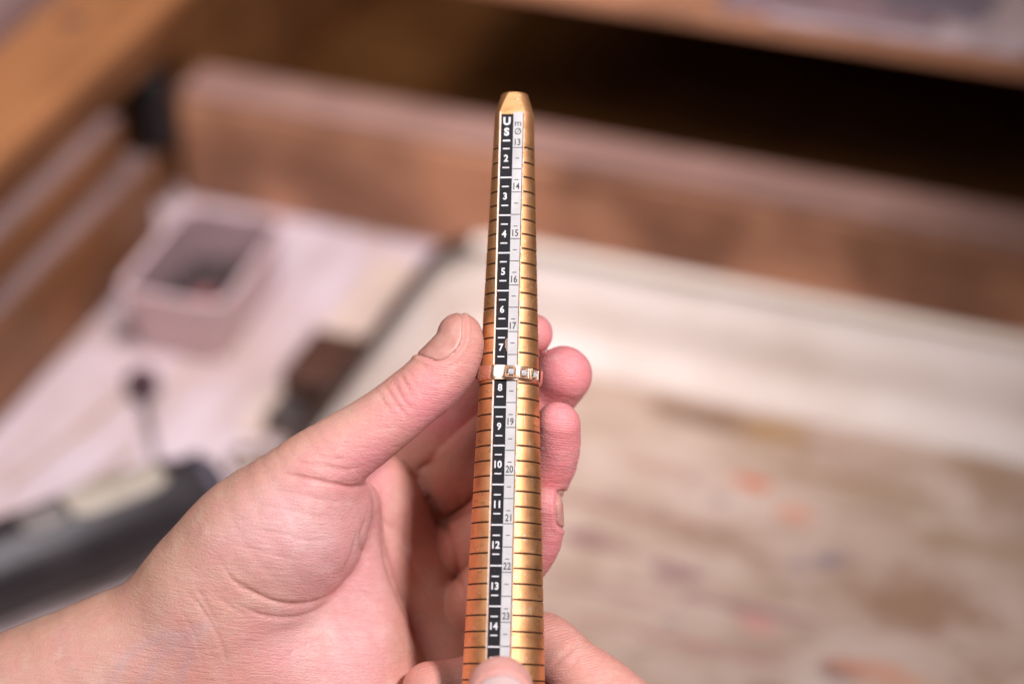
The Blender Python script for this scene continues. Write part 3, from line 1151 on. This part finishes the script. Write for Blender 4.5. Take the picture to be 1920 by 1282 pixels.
def setting(ang):
    Ro = Ri + To
    m = Matrix.Rotation(R_(ang), 4, 'Z') @ Matrix.Translation((0, -(Ro - .25) * .001, .15 * .001)) @ Matrix.Rotation(R_(90), 4, 'X')
    # local: x across, y along the axis, z outwards (mm)
    hw, hh, top = 1.62, 1.60, .62
    sq = lambda s, z: [(-hw * s, -hh * s, z), (hw * s, -hh * s, z), (hw * s, hh * s, z), (-hw * s, hh * s, z)]
    lv = [sq(1.0, -.3), sq(1.0, top - .08), sq(.95, top), sq(.86, top), sq(.62, .22), sq(.55, .20)]
    v = [tuple(c * .001 for c in p) for L in lv for p in L]
    f = []
    for j in range(len(lv) - 1):
        for i in range(4):
            f.append((j * 4 + i, j * 4 + (i + 1) % 4, (j + 1) * 4 + (i + 1) % 4, (j + 1) * 4 + i))
    f.append(tuple((len(lv) - 1) * 4 + i for i in range(4)))
    s = mesh_obj('setting', v, f, M_setting, ring, matrix=m)
    # round brilliant
    gr = .92
    gl = [(gr * .52, .78, 8, 0), (gr * .80, .70, 8, .5), (gr, .52, 16, 0), (gr, .48, 16, 0)]
    v, f = [], []
    rings = []
    for (r, z, cnt, ph) in gl:
        idx = []
        for i in range(cnt):
            a = 2 * math.pi * (i + ph) / cnt
            idx.append(len(v))
            v.append((r * math.cos(a) * .001, r * math.sin(a) * .001, z * .001))
        rings.append(idx)
    f.append(tuple(rings[0]))
    a, b_, c = rings[0], rings[1], rings[2]
    for i in range(8):
        i2 = (i + 1) % 8
        f.append((a[i2], a[i], b_[i]))
        f.append((b_[i], c[2 * i + 1], c[2 * i + 2 if 2 * i + 2 < 16 else 0], ) if False else (c[2 * i + 1], c[(2 * i + 2) % 16], b_[i]))
        f.append((c[2 * i], c[2 * i + 1], b_[i]))
        f.append((a[i2], b_[i], c[(2 * i + 2) % 16], b_[i2]))
    for i in range(16):
        f.append((rings[3][i], rings[3][(i + 1) % 16], c[(i + 1) % 16], c[i]))
    tipi = len(v)
    v.append((0, 0, -.12 * .001))
    for i in range(16):
        f.append((rings[3][(i + 1) % 16], rings[3][i], tipi))
    g = mesh_obj('diamond', v, f, M_gem, s)
    for sx in (-1, 1):
        for sy in (-1, 1):
            v, f = lathe([(.20, 0.1), (.23, .45), (.21, .72), (.13, .84), (.02, .87)], 10)
            v = [((x + sx * .80) * .001, (y + sy * .80) * .001, z * .001) for x, y, z in v]
            mesh_obj('prong', v, f, M_setting, s, True)


for a_ in (2.5, 25.5, 48.5):
    setting(a_)

# ==================================================================  THE HANDS (signed distance shapes -> one skin)


def catmull(pts, sub):
    P = np.array(pts, dtype=float)
    out = []
    n = len(P)
    for i in range(n - 1):
        p0 = P[max(i - 1, 0)]
        p1, p2 = P[i], P[i + 1]
        p3 = P[min(i + 2, n - 1)]
        for j in range(sub):
            t = j / sub
            out.append(.5 * ((2 * p1) + (-p0 + p2) * t + (2 * p0 - 5 * p1 + 4 * p2 - p3) * t * t + (-p0 + 3 * p1 - 3 * p2 + p3) * t ** 3))
    out.append(P[-1])
    return np.array(out)


def chain(pts, sub=4):
    """pts: (photo x, photo y, mm to camera, radius mm)"""
    q = []
    for (x, y, z, r) in pts:
        p = fr(x, y, z)
        q.append((p[0], p[1], p[2], r))
    return catmull(q, sub) if sub > 1 else np.array(q)


def sd_chain(P, ch):
    d = np.full(len(P), 60.0, dtype=np.float32)
    for i in range(len(ch) - 1):
        a, b = ch[i, :3], ch[i + 1, :3]
        ra, rb = ch[i, 3], ch[i + 1, 3]
        mg = max(ra, rb) + 14
        lo, hi = np.minimum(a, b) - mg, np.maximum(a, b) + mg
        m = np.nonzero((P[:, 0] > lo[0]) & (P[:, 0] < hi[0]) & (P[:, 1] > lo[1]) & (P[:, 1] < hi[1]) & (P[:, 2] > lo[2]) & (P[:, 2] < hi[2]))[0]
        if len(m) == 0:
            continue
        q = P[m] - a.astype(np.float32)
        ba = (b - a).astype(np.float32)
        t = np.clip(q @ ba / max(1e-6, float(ba @ ba)), 0, 1)
        q -= t[:, None] * ba
        dd = np.sqrt((q * q).sum(1)) - (ra + (rb - ra) * t)
        d[m] = np.minimum(d[m], dd)
    return d


def smin(a, b, k):
    h = np.clip(.5 + .5 * (b - a) / k, 0, 1)
    return b + (a - b) * h - k * h * (1 - h)


def surface_nets(fn, lo, hi, step):
    nx, ny, nz = [int(math.ceil((hi[i] - lo[i]) / step)) + 1 for i in range(3)]
    xs, ys, zs = [lo[i] + step * np.arange(n_) for i, n_ in enumerate((nx, ny, nz))]
    Pg = np.stack(np.meshgrid(xs, ys, zs, indexing='ij'), -1).reshape(-1, 3).astype(np.float32)
    val = fn(Pg).reshape(nx, ny, nz)
    ins = val < 0
    c = (nx - 1, ny - 1, nz - 1)
    acc = np.zeros(c + (3,), dtype=np.float32)
    cnt = np.zeros(c, dtype=np.float32)
    for axis in range(3):
        for o1 in (0, 1):
            for o2 in (0, 1):
                s0 = [None] * 3
                s1 = [None] * 3
                off = np.zeros(3)
                oth = [k for k in range(3) if k != axis]
                for k, o in zip(oth, (o1, o2)):
                    s0[k] = s1[k] = slice(o, o + c[k])
                    off[k] = o
                s0[axis] = slice(0, c[axis])
                s1[axis] = slice(1, 1 + c[axis])
                v0, v1 = val[tuple(s0)], val[tuple(s1)]
                m = (v0 < 0) != (v1 < 0)
                t = np.where(m, v0 / np.where(m, v0 - v1, 1), 0)
                cnt += m
                for k in range(3):
                    acc[..., k] += np.where(m, t if k == axis else off[k], 0)
    act = cnt > 0
    idx = -np.ones(c, dtype=np.int64)
    ii = np.argwhere(act)
    idx[act] = np.arange(len(ii))
    V = (ii + acc[act] / cnt[act][:, None]) * step + np.array(lo)
    Q = []
    for axis in range(3):
        oth = [k for k in range(3) if k != axis]
        sl0 = [slice(1, -1)] * 3
        sl1 = [slice(1, -1)] * 3
        sl0[axis] = slice(0, -1)
        sl1[axis] = slice(1, None)
        a, b = ins[tuple(sl0)], ins[tuple(sl1)]
        e = np.argwhere(a != b)
        if len(e) == 0:
            continue
        fl_ = a[tuple(e.T)]
        base = e.copy()
        for k in oth:
            base[:, k] += 1
        g = []
        for (o1, o2) in ((0, 0), (1, 0), (1, 1), (0, 1)):
            cc_ = base.copy()
            cc_[:, oth[0]] -= 1 - o1
            cc_[:, oth[1]] -= 1 - o2
            g.append(idx[tuple(cc_.T)])
        g = np.stack(g, 1)
        flip = fl_ if axis != 1 else ~fl_
        g[~flip] = g[~flip][:, ::-1]
        Q.append(g)
    return V, np.concatenate(Q)


def gradient(fn, V, e=.35):
    n = np.zeros_like(V)
    for k in ((1, -1, -1), (-1, -1, 1), (-1, 1, -1), (1, 1, 1)):
        k = np.array(k, dtype=np.float32)
        n += k * fn((V + k * e).astype(np.float32))[:, None]
    return n / np.maximum(np.linalg.norm(n, axis=1, keepdims=True), 1e-9)


def laplace(V, E, lam, it):
    for _ in range(it):
        acc = np.zeros_like(V)
        c = np.zeros(len(V))
        for k in range(3):
            acc[:, k] = np.bincount(E[:, 0], V[E[:, 1], k], len(V)) + np.bincount(E[:, 1], V[E[:, 0], k], len(V))
        c = np.bincount(E[:, 0], minlength=len(V)) + np.bincount(E[:, 1], minlength=len(V))
        V = V + lam * (acc / np.maximum(c, 1)[:, None] - V)
    return V


def edges_of(Q):
    E = np.concatenate([Q[:, [0, 1]], Q[:, [1, 2]], Q[:, [2, 3]], Q[:, [3, 0]]])
    Es = np.sort(E, 1)
    u, inv = np.unique(Es[:, 0] * (Es.max() + 1) + Es[:, 1], return_inverse=True)
    mx = Es.max() + 1
    return np.stack([u // mx, u % mx], 1), inv


def subdivide(V, Q):
    E, inv = edges_of(Q)
    nf = len(Q)
    nv, ne = len(V), len(E)
    em = (V[E[:, 0]] + V[E[:, 1]]) / 2
    fc = V[Q].mean(1)
    e = [nv + inv[i * nf:(i + 1) * nf] for i in range(4)]
    F = nv + ne + np.arange(nf)
    Q2 = np.concatenate([np.stack([Q[:, i], e[i], F, e[i - 1]], 1) for i in range(4)])
    return np.concatenate([V, em, fc]), Q2


def vnormals(V, Q):
    n = np.cross(V[Q[:, 2]] - V[Q[:, 0]], V[Q[:, 3]] - V[Q[:, 1]])
    out = np.zeros_like(V)
    for k in range(3):
        for i in range(4):
            out[:, k] += np.bincount(Q[:, i], n[:, k], len(V))
    return out / np.maximum(np.linalg.norm(out, axis=1, keepdims=True), 1e-9)


def pix(V):
    k = D * 1000 / (D * 1000 - V[:, 2])
    return np.stack([960 + V[:, 0] * k * S, 641 - V[:, 1] * k * S], 1)


def dist_poly(U, pts):
    pts = np.array(pts, float)
    d = np.full(len(U), 1e9)
    for a, b in zip(pts[:-1], pts[1:]):
        ba = b - a
        t = np.clip(((U - a) @ ba) / (ba @ ba), 0, 1)
        d = np.minimum(d, np.linalg.norm(U - a - t[:, None] * ba, axis=1))
    return d


def smooth_line(pts, sub=5):
    return catmull([(x, y, 0) for x, y in pts], sub)[:, :2]


def in_poly(U, poly):
    x, y = U[:, 0], U[:, 1]
    r = np.zeros(len(U), bool)
    n = len(poly)
    j = n - 1
    for i in range(n):
        xi, yi = poly[i]
        xj, yj = poly[j]
        c = ((yi > y) != (yj > y)) & (x < (xj - xi) * (y - yi) / (yj - yi + 1e-12) + xi)
        r ^= c
        j = i
    return r


def vnoise(P, scale, seed):
    """smooth value noise on points"""
    rs = np.random.default_rng(seed)
    T = rs.uniform(-1, 1, (32, 32, 32))
    q = P / scale
    i = np.floor(q).astype(int)
    fq = q - i
    fq = fq * fq * (3 - 2 * fq)
    out = 0
    for dx in (0, 1):
        for dy in (0, 1):
            for dz in (0, 1):
                w = (fq[:, 0] if dx else 1 - fq[:, 0]) * (fq[:, 1] if dy else 1 - fq[:, 1]) * (fq[:, 2] if dz else 1 - fq[:, 2])
                out = out + w * T[(i[:, 0] + dx) % 32, (i[:, 1] + dy) % 32, (i[:, 2] + dz) % 32]
    return out


def build_hand(name, fn, lo, hi, step, creases, nails, tone_fn, ridge_pts, fold_dir, nail_mat=None):
    nail_mat = nail_mat or M_nail
    V, Q = surface_nets(fn, lo, hi, step)
    for _ in range(2):
        V = V - gradient(fn, V) * fn(V.astype(np.float32))[:, None]
    E, _i = edges_of(Q)
    V = laplace(V, E, .35, 2)
    V, Q = subdivide(V, Q)
    E, _i = edges_of(Q)
    V = laplace(V, E, .5, 1)
    V = V - gradient(fn, V, .25) * fn(V.astype(np.float32))[:, None] * .9
    V = laplace(V, E, .4, 1)
    N = vnormals(V, Q)
    # make sure the skin faces outwards
    if (N * gradient(fn, V[:2000])[:1].repeat(1, 0) if False else (N[:2000] * gradient(fn, V[:2000])).sum()) < 0:
        Q = Q[:, ::-1]
        N = -N
    U = pix(V)
    # soft unevenness of living skin
    V = V + N * (vnoise(V, 9.0, 1) * .22 + vnoise(V, 3.4, 2) * .07)[:, None]
    crease_w = np.zeros(len(V))
    for (pts, depth, width, zmin) in creases:
        L = smooth_line(pts)
        m = np.nonzero((U[:, 0] > L[:, 0].min() - 40) & (U[:, 0] < L[:, 0].max() + 40) & (U[:, 1] > L[:, 1].min() - 40) & (U[:, 1] < L[:, 1].max() + 40)
                       & (N[:, 2] > -.05) & (V[:, 2] > zmin))[0]
        if len(m) == 0:
            continue
        wob = vnoise(V[m], 1.8, 5) * 1.6 + vnoise(V[m], 5.0, 6) * 2.0
        d = dist_poly(U[m], L) + wob * .35
        # fade the ends
        d0 = np.linalg.norm(U[m] - L[0], axis=1)
        d1 = np.linalg.norm(U[m] - L[-1], axis=1)
        tot = np.linalg.norm(np.diff(L, axis=0), axis=1).sum()
        fade = np.clip(np.minimum(d0, d1) / (tot * .28) + .12, 0, 1)
        g = .75 * np.exp(-(d / (width * .8)) ** 2) + .25 * np.exp(-(d / (width * 2.6)) ** 2)
        bulge = np.exp(-((np.abs(d) - width * 2.6) / (width * 1.8)) ** 2)
        V[m] += N[m] * ((-depth * g + depth * .10 * bulge) * fade)[:, None]
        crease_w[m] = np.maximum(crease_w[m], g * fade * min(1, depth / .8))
    N = vnormals(V, Q)
    # nails: separate plates lying on the finger ends
    plates = []
    for (poly, raise_, zmin, ndir) in nails:
        L = smooth_line(list(poly) + [poly[0]], 6)
        near = (U[:, 0] > L[:, 0].min() - 12) & (U[:, 0] < L[:, 0].max() + 12) & (U[:, 1] > L[:, 1].min() - 12) & (U[:, 1] < L[:, 1].max() + 12) & (V[:, 2] > zmin) & (N @ np.array(ndir) > -.1)
        m = np.nonzero(near)[0]
        ins = in_poly(U[m], L)
        d = dist_poly(U[m], L)
        V[m] -= N[m] * (.32 * np.exp(-(d / 3.0) ** 2))[:, None]                # nail fold
        V[m] += N[m] * (.30 * np.exp(-((d - 8) / 5.0) ** 2) * ~ins)[:, None]
        inside = np.zeros(len(V), bool)
        inside[m[ins]] = True
        fq = Q[inside[Q].all(1)]
        ids, inv = np.unique(fq, return_inverse=True)
        dd = np.zeros(len(V))
        dd[m] = d
        edge = np.clip(dd[ids] / 9.0, 0, 1)
        pv = V[ids] + N[ids] * (.04 + raise_ * np.sqrt(edge))[:, None]
        plates.append((pv, inv.reshape(-1, 4)))
    me = bpy.data.meshes.new(name)
    me.from_pydata((V * .001).tolist(), [], Q.tolist())
    me.materials.append(M_skin)
    me.polygons.foreach_set('use_smooth', np.ones(len(Q), bool))
    tone = tone_fn(V, U, N, crease_w)
    a = me.attributes.new('tone', 'FLOAT_COLOR', 'POINT')
    a.data.foreach_set('color', np.concatenate([tone, np.ones((len(V), 1))], 1).astype(np.float32).ravel())
    rid = np.zeros(len(V))
    for (x, y, z, r) in ridge_pts:
        p = fr(x, y, z)
        rid = np.maximum(rid, np.clip(1.6 - np.linalg.norm(V - p, axis=1) / r, 0, 1))
    a = me.attributes.new('ridge', 'FLOAT', 'POINT')
    a.data.foreach_set('value', rid.astype(np.float32))
    fd = np.array(fold_dir, float)
    fd /= np.linalg.norm(fd)
    sd = np.array([-fd[1], fd[0]])
    suv = np.stack([V[:, :2] @ fd, V[:, :2] @ sd, V[:, 2]], 1)
    a = me.attributes.new('skinuv', 'FLOAT_VECTOR', 'POINT')
    a.data.foreach_set('vector', suv.astype(np.float32).ravel())
    me.update()
    o = bpy.data.objects.new(name, me)
    col.objects.link(o)
    o.matrix_world = FRAME
    for pv, pq in plates:
        no = mesh_obj('fingernail', pv * .001, pq, nail_mat, o, True)
        sol = no.modifiers.new('thickness', 'SOLIDIFY')
        sol.thickness = .00045
        sol.offset = -1
    print(name, len(V), 'verts')
    return o


# ---- the hand that holds the mandrel from behind
L_thumb = chain([(470, 1010, -2, 17.0), (562, 915, 4, 13.8), (614, 864, 5, 11.4), (699, 805, 5, 9.8), (772, 748, 5, 9.1), (833, 690, 4.5, 8.6), (858, 652, 3.5, 7.4), (862, 629, 3, 6.6)])
L_tpad = chain([(808, 732, 1, 6.5), (848, 696, 0, 6.2), (866, 664, 0, 4.5)])
L_thenar = chain([(400, 1105, -6, 21), (482, 1022, -2, 21), (548, 980, 0, 18.5), (600, 940, -3, 13)], 3)
L_thenar2 = chain([(520, 1058, -5, 16.5), (582, 1012, -6, 15), (615, 955, -7, 12)], 3)
L_heel = chain([(450, 1230, -18, 22), (570, 1235, -17, 20), (668, 1200, -20, 16), (655, 1120, -24, 14)], 3)
L_heel2 = chain([(450, 1330, -20, 24), (600, 1330, -18, 22), (715, 1310, -22, 16)], 3)
L_heel3 = chain([(610, 1160, -21, 15), (648, 1085, -23, 12), (656, 1010, -22, 10.5), (660, 950, -18, 9)], 3)
L_arm = chain([(430, 1185, -14, 25), (355, 1222, -14, 26.0), (235, 1268, -14, 26.0), (80, 1346, -14, 28.5), (-130, 1450, -14, 31), (-330, 1552, -14, 34)], 3)
L_pal1 = chain([(420, 1200, -22, 20), (600, 1040, -36, 17), (685, 940, -42, 13.5), (704, 908, -41, 10.8)], 3)
L_pal2 = chain([(430, 1230, -24, 20), (640, 1100, -38, 17), (715, 990, -43, 13.0), (735, 962, -42, 11.8)], 3)
L_pal3 = chain([(440, 1270, -24, 20), (650, 1190, -38, 17), (750, 1078, -43, 13.0), (776, 1050, -42, 11.8)], 3)
L_pal4 = chain([(460, 1310, -22, 20), (670, 1270, -36, 17), (785, 1165, -41, 13), (799, 1142, -40, 11.4)], 3)
L_pal5 = chain([(600, 1330, -30, 18), (800, 1270, -36, 13), (830, 1230, -36, 10)], 3)
L_idx = chain([(750, 905, -57, 11), (800, 846, -51, 10.3), (855, 762, -38, 9.8), (920, 690, -27, 9.5), (976, 640, -24, 7.8), (999, 625, -19, 6.0)])
L_mid = chain([(780, 985, -57, 11), (830, 922, -50, 10.3), (885, 868, -36, 10.0), (965, 795, -26, 9.6), (1028, 734, -22, 9.0), (1057, 702, -16, 8.6)])
L_rin = chain([(805, 1080, -57, 11), (850, 1040, -48, 10.1), (900, 1002, -33, 9.8), (975, 935, -19, 9.2), (1031, 866, -10, 8.2), (1047, 795, -2, 6.6)])
L_pin = chain([(830, 1185, -50, 10), (868, 1150, -41, 9.4), (910, 1108, -27, 8.9), (965, 1065, -14, 8.1), (1010, 1012, -7, 7.0), (1020, 948, -1, 5.6)])


def left_fn(P):
    palm = sd_chain(P, L_pal1)
    for c in (L_pal2, L_pal3, L_pal4):
        palm = smin(palm, sd_chain(P, c), 8)
    palm = smin(palm, sd_chain(P, L_pal5), 8)
    heel = smin(sd_chain(P, L_heel), sd_chain(P, L_heel2), 10)
    heel = smin(heel, sd_chain(P, L_heel3), 7)
    th = smin(sd_chain(P, L_thenar), sd_chain(P, L_thenar2), 8)
    th = smin(th, sd_chain(P, L_thumb), 5.5)
    th = smin(th, sd_chain(P, L_tpad), 4)
    front = smin(heel, th, 4.0)
    front = smin(front, sd_chain(P, L_arm), 12)
    palm = smin(palm, front, 2.6)
    fin = sd_chain(P, L_idx)
    for c in (L_mid, L_rin, L_pin):
        fin = smin(fin, sd_chain(P, c), .15)
    return smin(palm, fin, .25)


left_creases = [
    # thumb joint folds
    ([(736, 712), (748, 735), (760, 755), (776, 770)], .52, 3.4, -5), ([(722, 722), (736, 745), (752, 768), (764, 780)], .46, 3.3, -5),
    ([(750, 700), (762, 722), (774, 742)], .36, 3.2, -5), ([(708, 735), (722, 757), (736, 778)], .32, 3.2, -5),
    ([(790, 676), (800, 692), (812, 704)], .12, 3.0, -5), ([(762, 690), (776, 712), (786, 730)], .14, 3.0, -5),
    # base of the thumb
    ([(520, 886), (575, 896), (630, 908), (668, 914), (706, 902)], .80, 4.2, -12), ([(545, 862), (600, 872), (650, 880), (690, 872)], .26, 4.0, -12),
    ([(560, 848), (610, 858), (655, 862)], .22, 3.6, -12), ([(500, 915), (560, 925), (620, 938), (680, 940)], .18, 4.0, -12),
    ([(470, 945), (540, 955), (600, 970), (660, 975)], .14, 4.0, -12), ([(455, 985), (520, 1000), (580, 1012), (640, 1010)], .12, 4.0, -12),
    ([(420, 1010), (480, 1030), (540, 1045), (590, 1048)], .12, 4.0, -12),
    # folds under the ball of the thumb
    ([(425, 1080), (478, 1112), (525, 1130), (570, 1132), (615, 1118), (650, 1085)], .70, 4.2, -30),
    ([(440, 1130), (490, 1152), (545, 1157), (590, 1145), (635, 1115)], .50, 4.0, -30),
    ([(410, 1050), (440, 1090), (470, 1122)], .20, 3.6, -30), ([(400, 1110), (440, 1142), (480, 1160)], .20, 3.6, -30),
    # wrist lines
    ([(345, 1100), (372, 1132), (398, 1170), (418, 1215), (432, 1275)], .26, 3.8, -30), ([(365, 1095), (392, 1140), (414, 1180)], .22, 3.6, -30),
    ([(330, 1130), (352, 1165), (372, 1210), (386, 1275)], .14, 4.4, -30),
    # palm lines in the hollow of the hand
    ([(690, 960), (676, 1010), (684, 1060)], .5, 4.0, -40), ([(708, 915), (715, 960), (718, 1010), (726, 1060), (750, 1125), (785, 1195), (800, 1235)], .9, 4.4, -70),
    ([(672, 985), (658, 1040), (634, 1085)], .35, 3.8, -40), ([(664, 1100), (700, 1118), (735, 1128)], .3, 4.0, -45), ([(585, 1150), (640, 1145), (690, 1160)], .22, 3.8, -45),
    ([(765, 960), (762, 1020), (785, 1090)], .35, 5.0, -60), ([(735, 1020), (780, 1050), (825, 1052)], .22, 5.0, -60),
    # shadow gaps where the fingertips press together
    ([(1008, 768), (1040, 748), (1062, 745), (1090, 758)], .12, 3.0, -30), ([(1008, 925), (1030, 905), (1056, 912)], .12, 3.4, -25),
    ([(1004, 668), (1022, 668), (1042, 656)], .18, 3.4, -35),
    ([(776, 888), (830, 850), (888, 806)], 1.5, 5.0, -75), ([(830, 978), (860, 962), (888, 948)], 1.5, 5.0, -75),
    ([(748, 866), (776, 890), (804, 935), (831, 980), (850, 1040), (864, 1105), (872, 1150)], 1.3, 5.0, -80),
    # finger folds
    ([(800, 800), (830, 830), (850, 850)], .3, 4.5, -60), ([(835, 890), (858, 925), (866, 950)], .3, 4.5, -60),
    ([(480, 1190), (540, 1180), (610, 1175), (670, 1180)], .14, 4.4, -40), ([(500, 1262), (560, 1215), (640, 1180)], .12, 4.0, -40),
]
left_nails = [([(864, 586), (870, 605), (867, 640), (851, 663), (827, 676), (804, 672), (770, 652), (770, 600), (820, 560), (855, 565)], .10, -4, (-.5, .3, .5)),
              ([(1044, 925), (1060, 925), (1062, 985), (1046, 984), (1043, 955)], .12, -20, (.8, 0, .1))]


def mixc(c, col_, w):
    return c * (1 - w[:, None]) + np.array(col_) * w[:, None]


def gauss(U, x, y, r):
    return np.exp(-(((U[:, 0] - x) ** 2 + (U[:, 1] - y) ** 2) / r ** 2))


def left_tone(V, U, N, cw):
    n1 = vnoise(V, 8, 21) * .5 + .5
    n2 = vnoise(V, 4, 22) * .5 + .5
    c = np.tile(np.array([.77, .36, .285]), (len(V), 1))
    arm = np.clip((430 - (U[:, 0] + .45 * (U[:, 1] - 1150))) / 140, 0, 1)
    c = mixc(c, (.72, .405, .315), arm)
    pink = np.clip(gauss(U, 600, 1010, 190) + gauss(U, 640, 1210, 170), 0, 1)
    c = mixc(c, (.83, .45, .43), pink * .65)
    c = mixc(c, (.92, .70, .68), (gauss(U, 480, 950, 75) + gauss(U, 575, 1015, 60) + gauss(U, 590, 1190, 60)) .clip(0, 1) * .55 * n1)
    dors = np.clip(N @ np.array([-.62, .62, -.48]) * 1.5 + .25, 0, 1)
    c = mixc(c, (.78, .435, .28), dors * .6)
    yel = np.clip(vnoise(V, 14, 31) * .9, 0, 1)
    c = mixc(c, (.80, .53, .39), yel * .45)
    pk = np.clip(vnoise(V, 6, 32) * 1.2 - .15, 0, 1)
    c = mixc(c, (.78, .34, .33), pk * .42)
    for vein in ([(262, 1290), (300, 1230), (352, 1186), (392, 1170)], [(205, 1290), (240, 1228), (318, 1190)], [(330, 1290), (352, 1240), (362, 1200)]):
        dv = dist_poly(U, smooth_line(vein))
        c = mixc(c, (.56, .40, .42), np.exp(-(dv / 11) ** 2) * .30 * (N[:, 2] > 0))
    red = np.clip(gauss(U, 800, 760, 75) + gauss(U, 690, 870, 70) * .8 + gauss(U, 640, 1075, 50) * .35, 0, 1)
    c = mixc(c, (.92, .33, .36), red * .75)
    tips = np.clip((U[:, 0] - 985) / 45, 0, 1)
    c = mixc(c, (.90, .31, .32), tips * .95)
    c = mixc(c, (.66, .33, .23), np.clip((U[:, 0] - 715) / 40, 0, 1) * np.clip((U[:, 1] - 800) / 60, 0, 1) * (1 - tips) * .8)  # palm hollow and finger bases browned: shade put into the skin tone
    c = mixc(c, (.78, .50, .38), gauss(U, 640, 770, 60) * .5)
    c = mixc(c, (.66, .32, .24), gauss(U, 872, 600, 45) * .55)
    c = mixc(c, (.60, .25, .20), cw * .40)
    c = mixc(c, (.62, .40, .37), gauss(U, 330, 1215, 60) * .35 * n2)
    return np.clip(c, 0, 1)


left = build_hand('hand', left_fn, (-238, -180, -82), (34, 16, 34), 1.05, left_creases, left_nails, left_tone,
                  [(875, 650, 5, 7), (1056, 703, -4, 9), (1045, 795, 2, 9), (1019, 960, 2, 8), (830, 720, 8, 9)], (1, -.12))
tag(left, 'bare left hand with forearm, thumb and curled fingers gripping the mandrel from behind', 'hand')

# ---- the hand at the lower end of the mandrel
R_thumb = chain([(938, 1291, 33, 9.2), (940, 1330, 36, 10.2), (950, 1400, 38, 11.5), (1000, 1500, 34, 13), (1110, 1620, 18, 17)])
R_idx = chain([(807, 1293, -3, 8.5), (850, 1291, -6, 8.8), (920, 1270, -8.5, 9.0), (985, 1216, -8, 9.0), (1020, 1206, -5, 9.2), (1052, 1232, -2, 9.4)])
R_idx2 = chain([(1068, 1252, 0, 9.6), (1110, 1290, 2, 11.3), (1170, 1352, 4, 13), (1260, 1480, 4, 17), (1300, 1620, 2, 24)])
R_mid2 = chain([(830, 1400, -3, 9.0), (900, 1400, -8, 9.5), (1020, 1380, -8, 9.5), (1140, 1430, -2, 12), (1260, 1560, 0, 20)])


def right_fn(P):
    a = smin(sd_chain(P, R_idx), sd_chain(P, R_idx2), 1.6)
    a = smin(a, sd_chain(P, R_mid2), 1.0)
    return smin(a, sd_chain(P, R_thumb), 4)


right_creases = [([(1030, 1252), (1050, 1234), (1072, 1216), (1094, 1196)], .55, 4.5, -15), ([(1050, 1266), (1070, 1250), (1090, 1226)], .25, 4, -15),
                 ([(1120, 1300), (1140, 1280), (1158, 1258)], .2, 4, -15)]
right_nails = [([(940, 1262), (974, 1272), (990, 1300), (992, 1360), (940, 1375), (888, 1360), (890, 1300), (906, 1272)], .40, 30, (0, .1, 1))]


def right_tone(V, U, N, cw):
    c = np.tile(np.array([.74, .35, .26]), (len(V), 1))
    c = mixc(c, (.78, .38, .30), np.clip((U[:, 0] - 1000) / 60, 0, 1) * .7)
    c = mixc(c, (.70, .30, .24), gauss(U, 800, 1270, 70) * .5)
    c = mixc(c, (.74, .40, .36), gauss(U, 940, 1260, 60) * .6)
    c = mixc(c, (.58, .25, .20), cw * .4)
    return np.clip(c, 0, 1)


right = build_hand('hand', right_fn, (-38, -185, -36), (98, -68, 58), 1.0, right_creases, right_nails, right_tone,
                   [(807, 1280, 2, 10), (1040, 1200, 4, 10), (1080, 1260, 8, 9)], (1, .25), M_nail_pale)
tag(right, 'bare right hand pinching the lower end of the mandrel with thumb in front', 'hand')
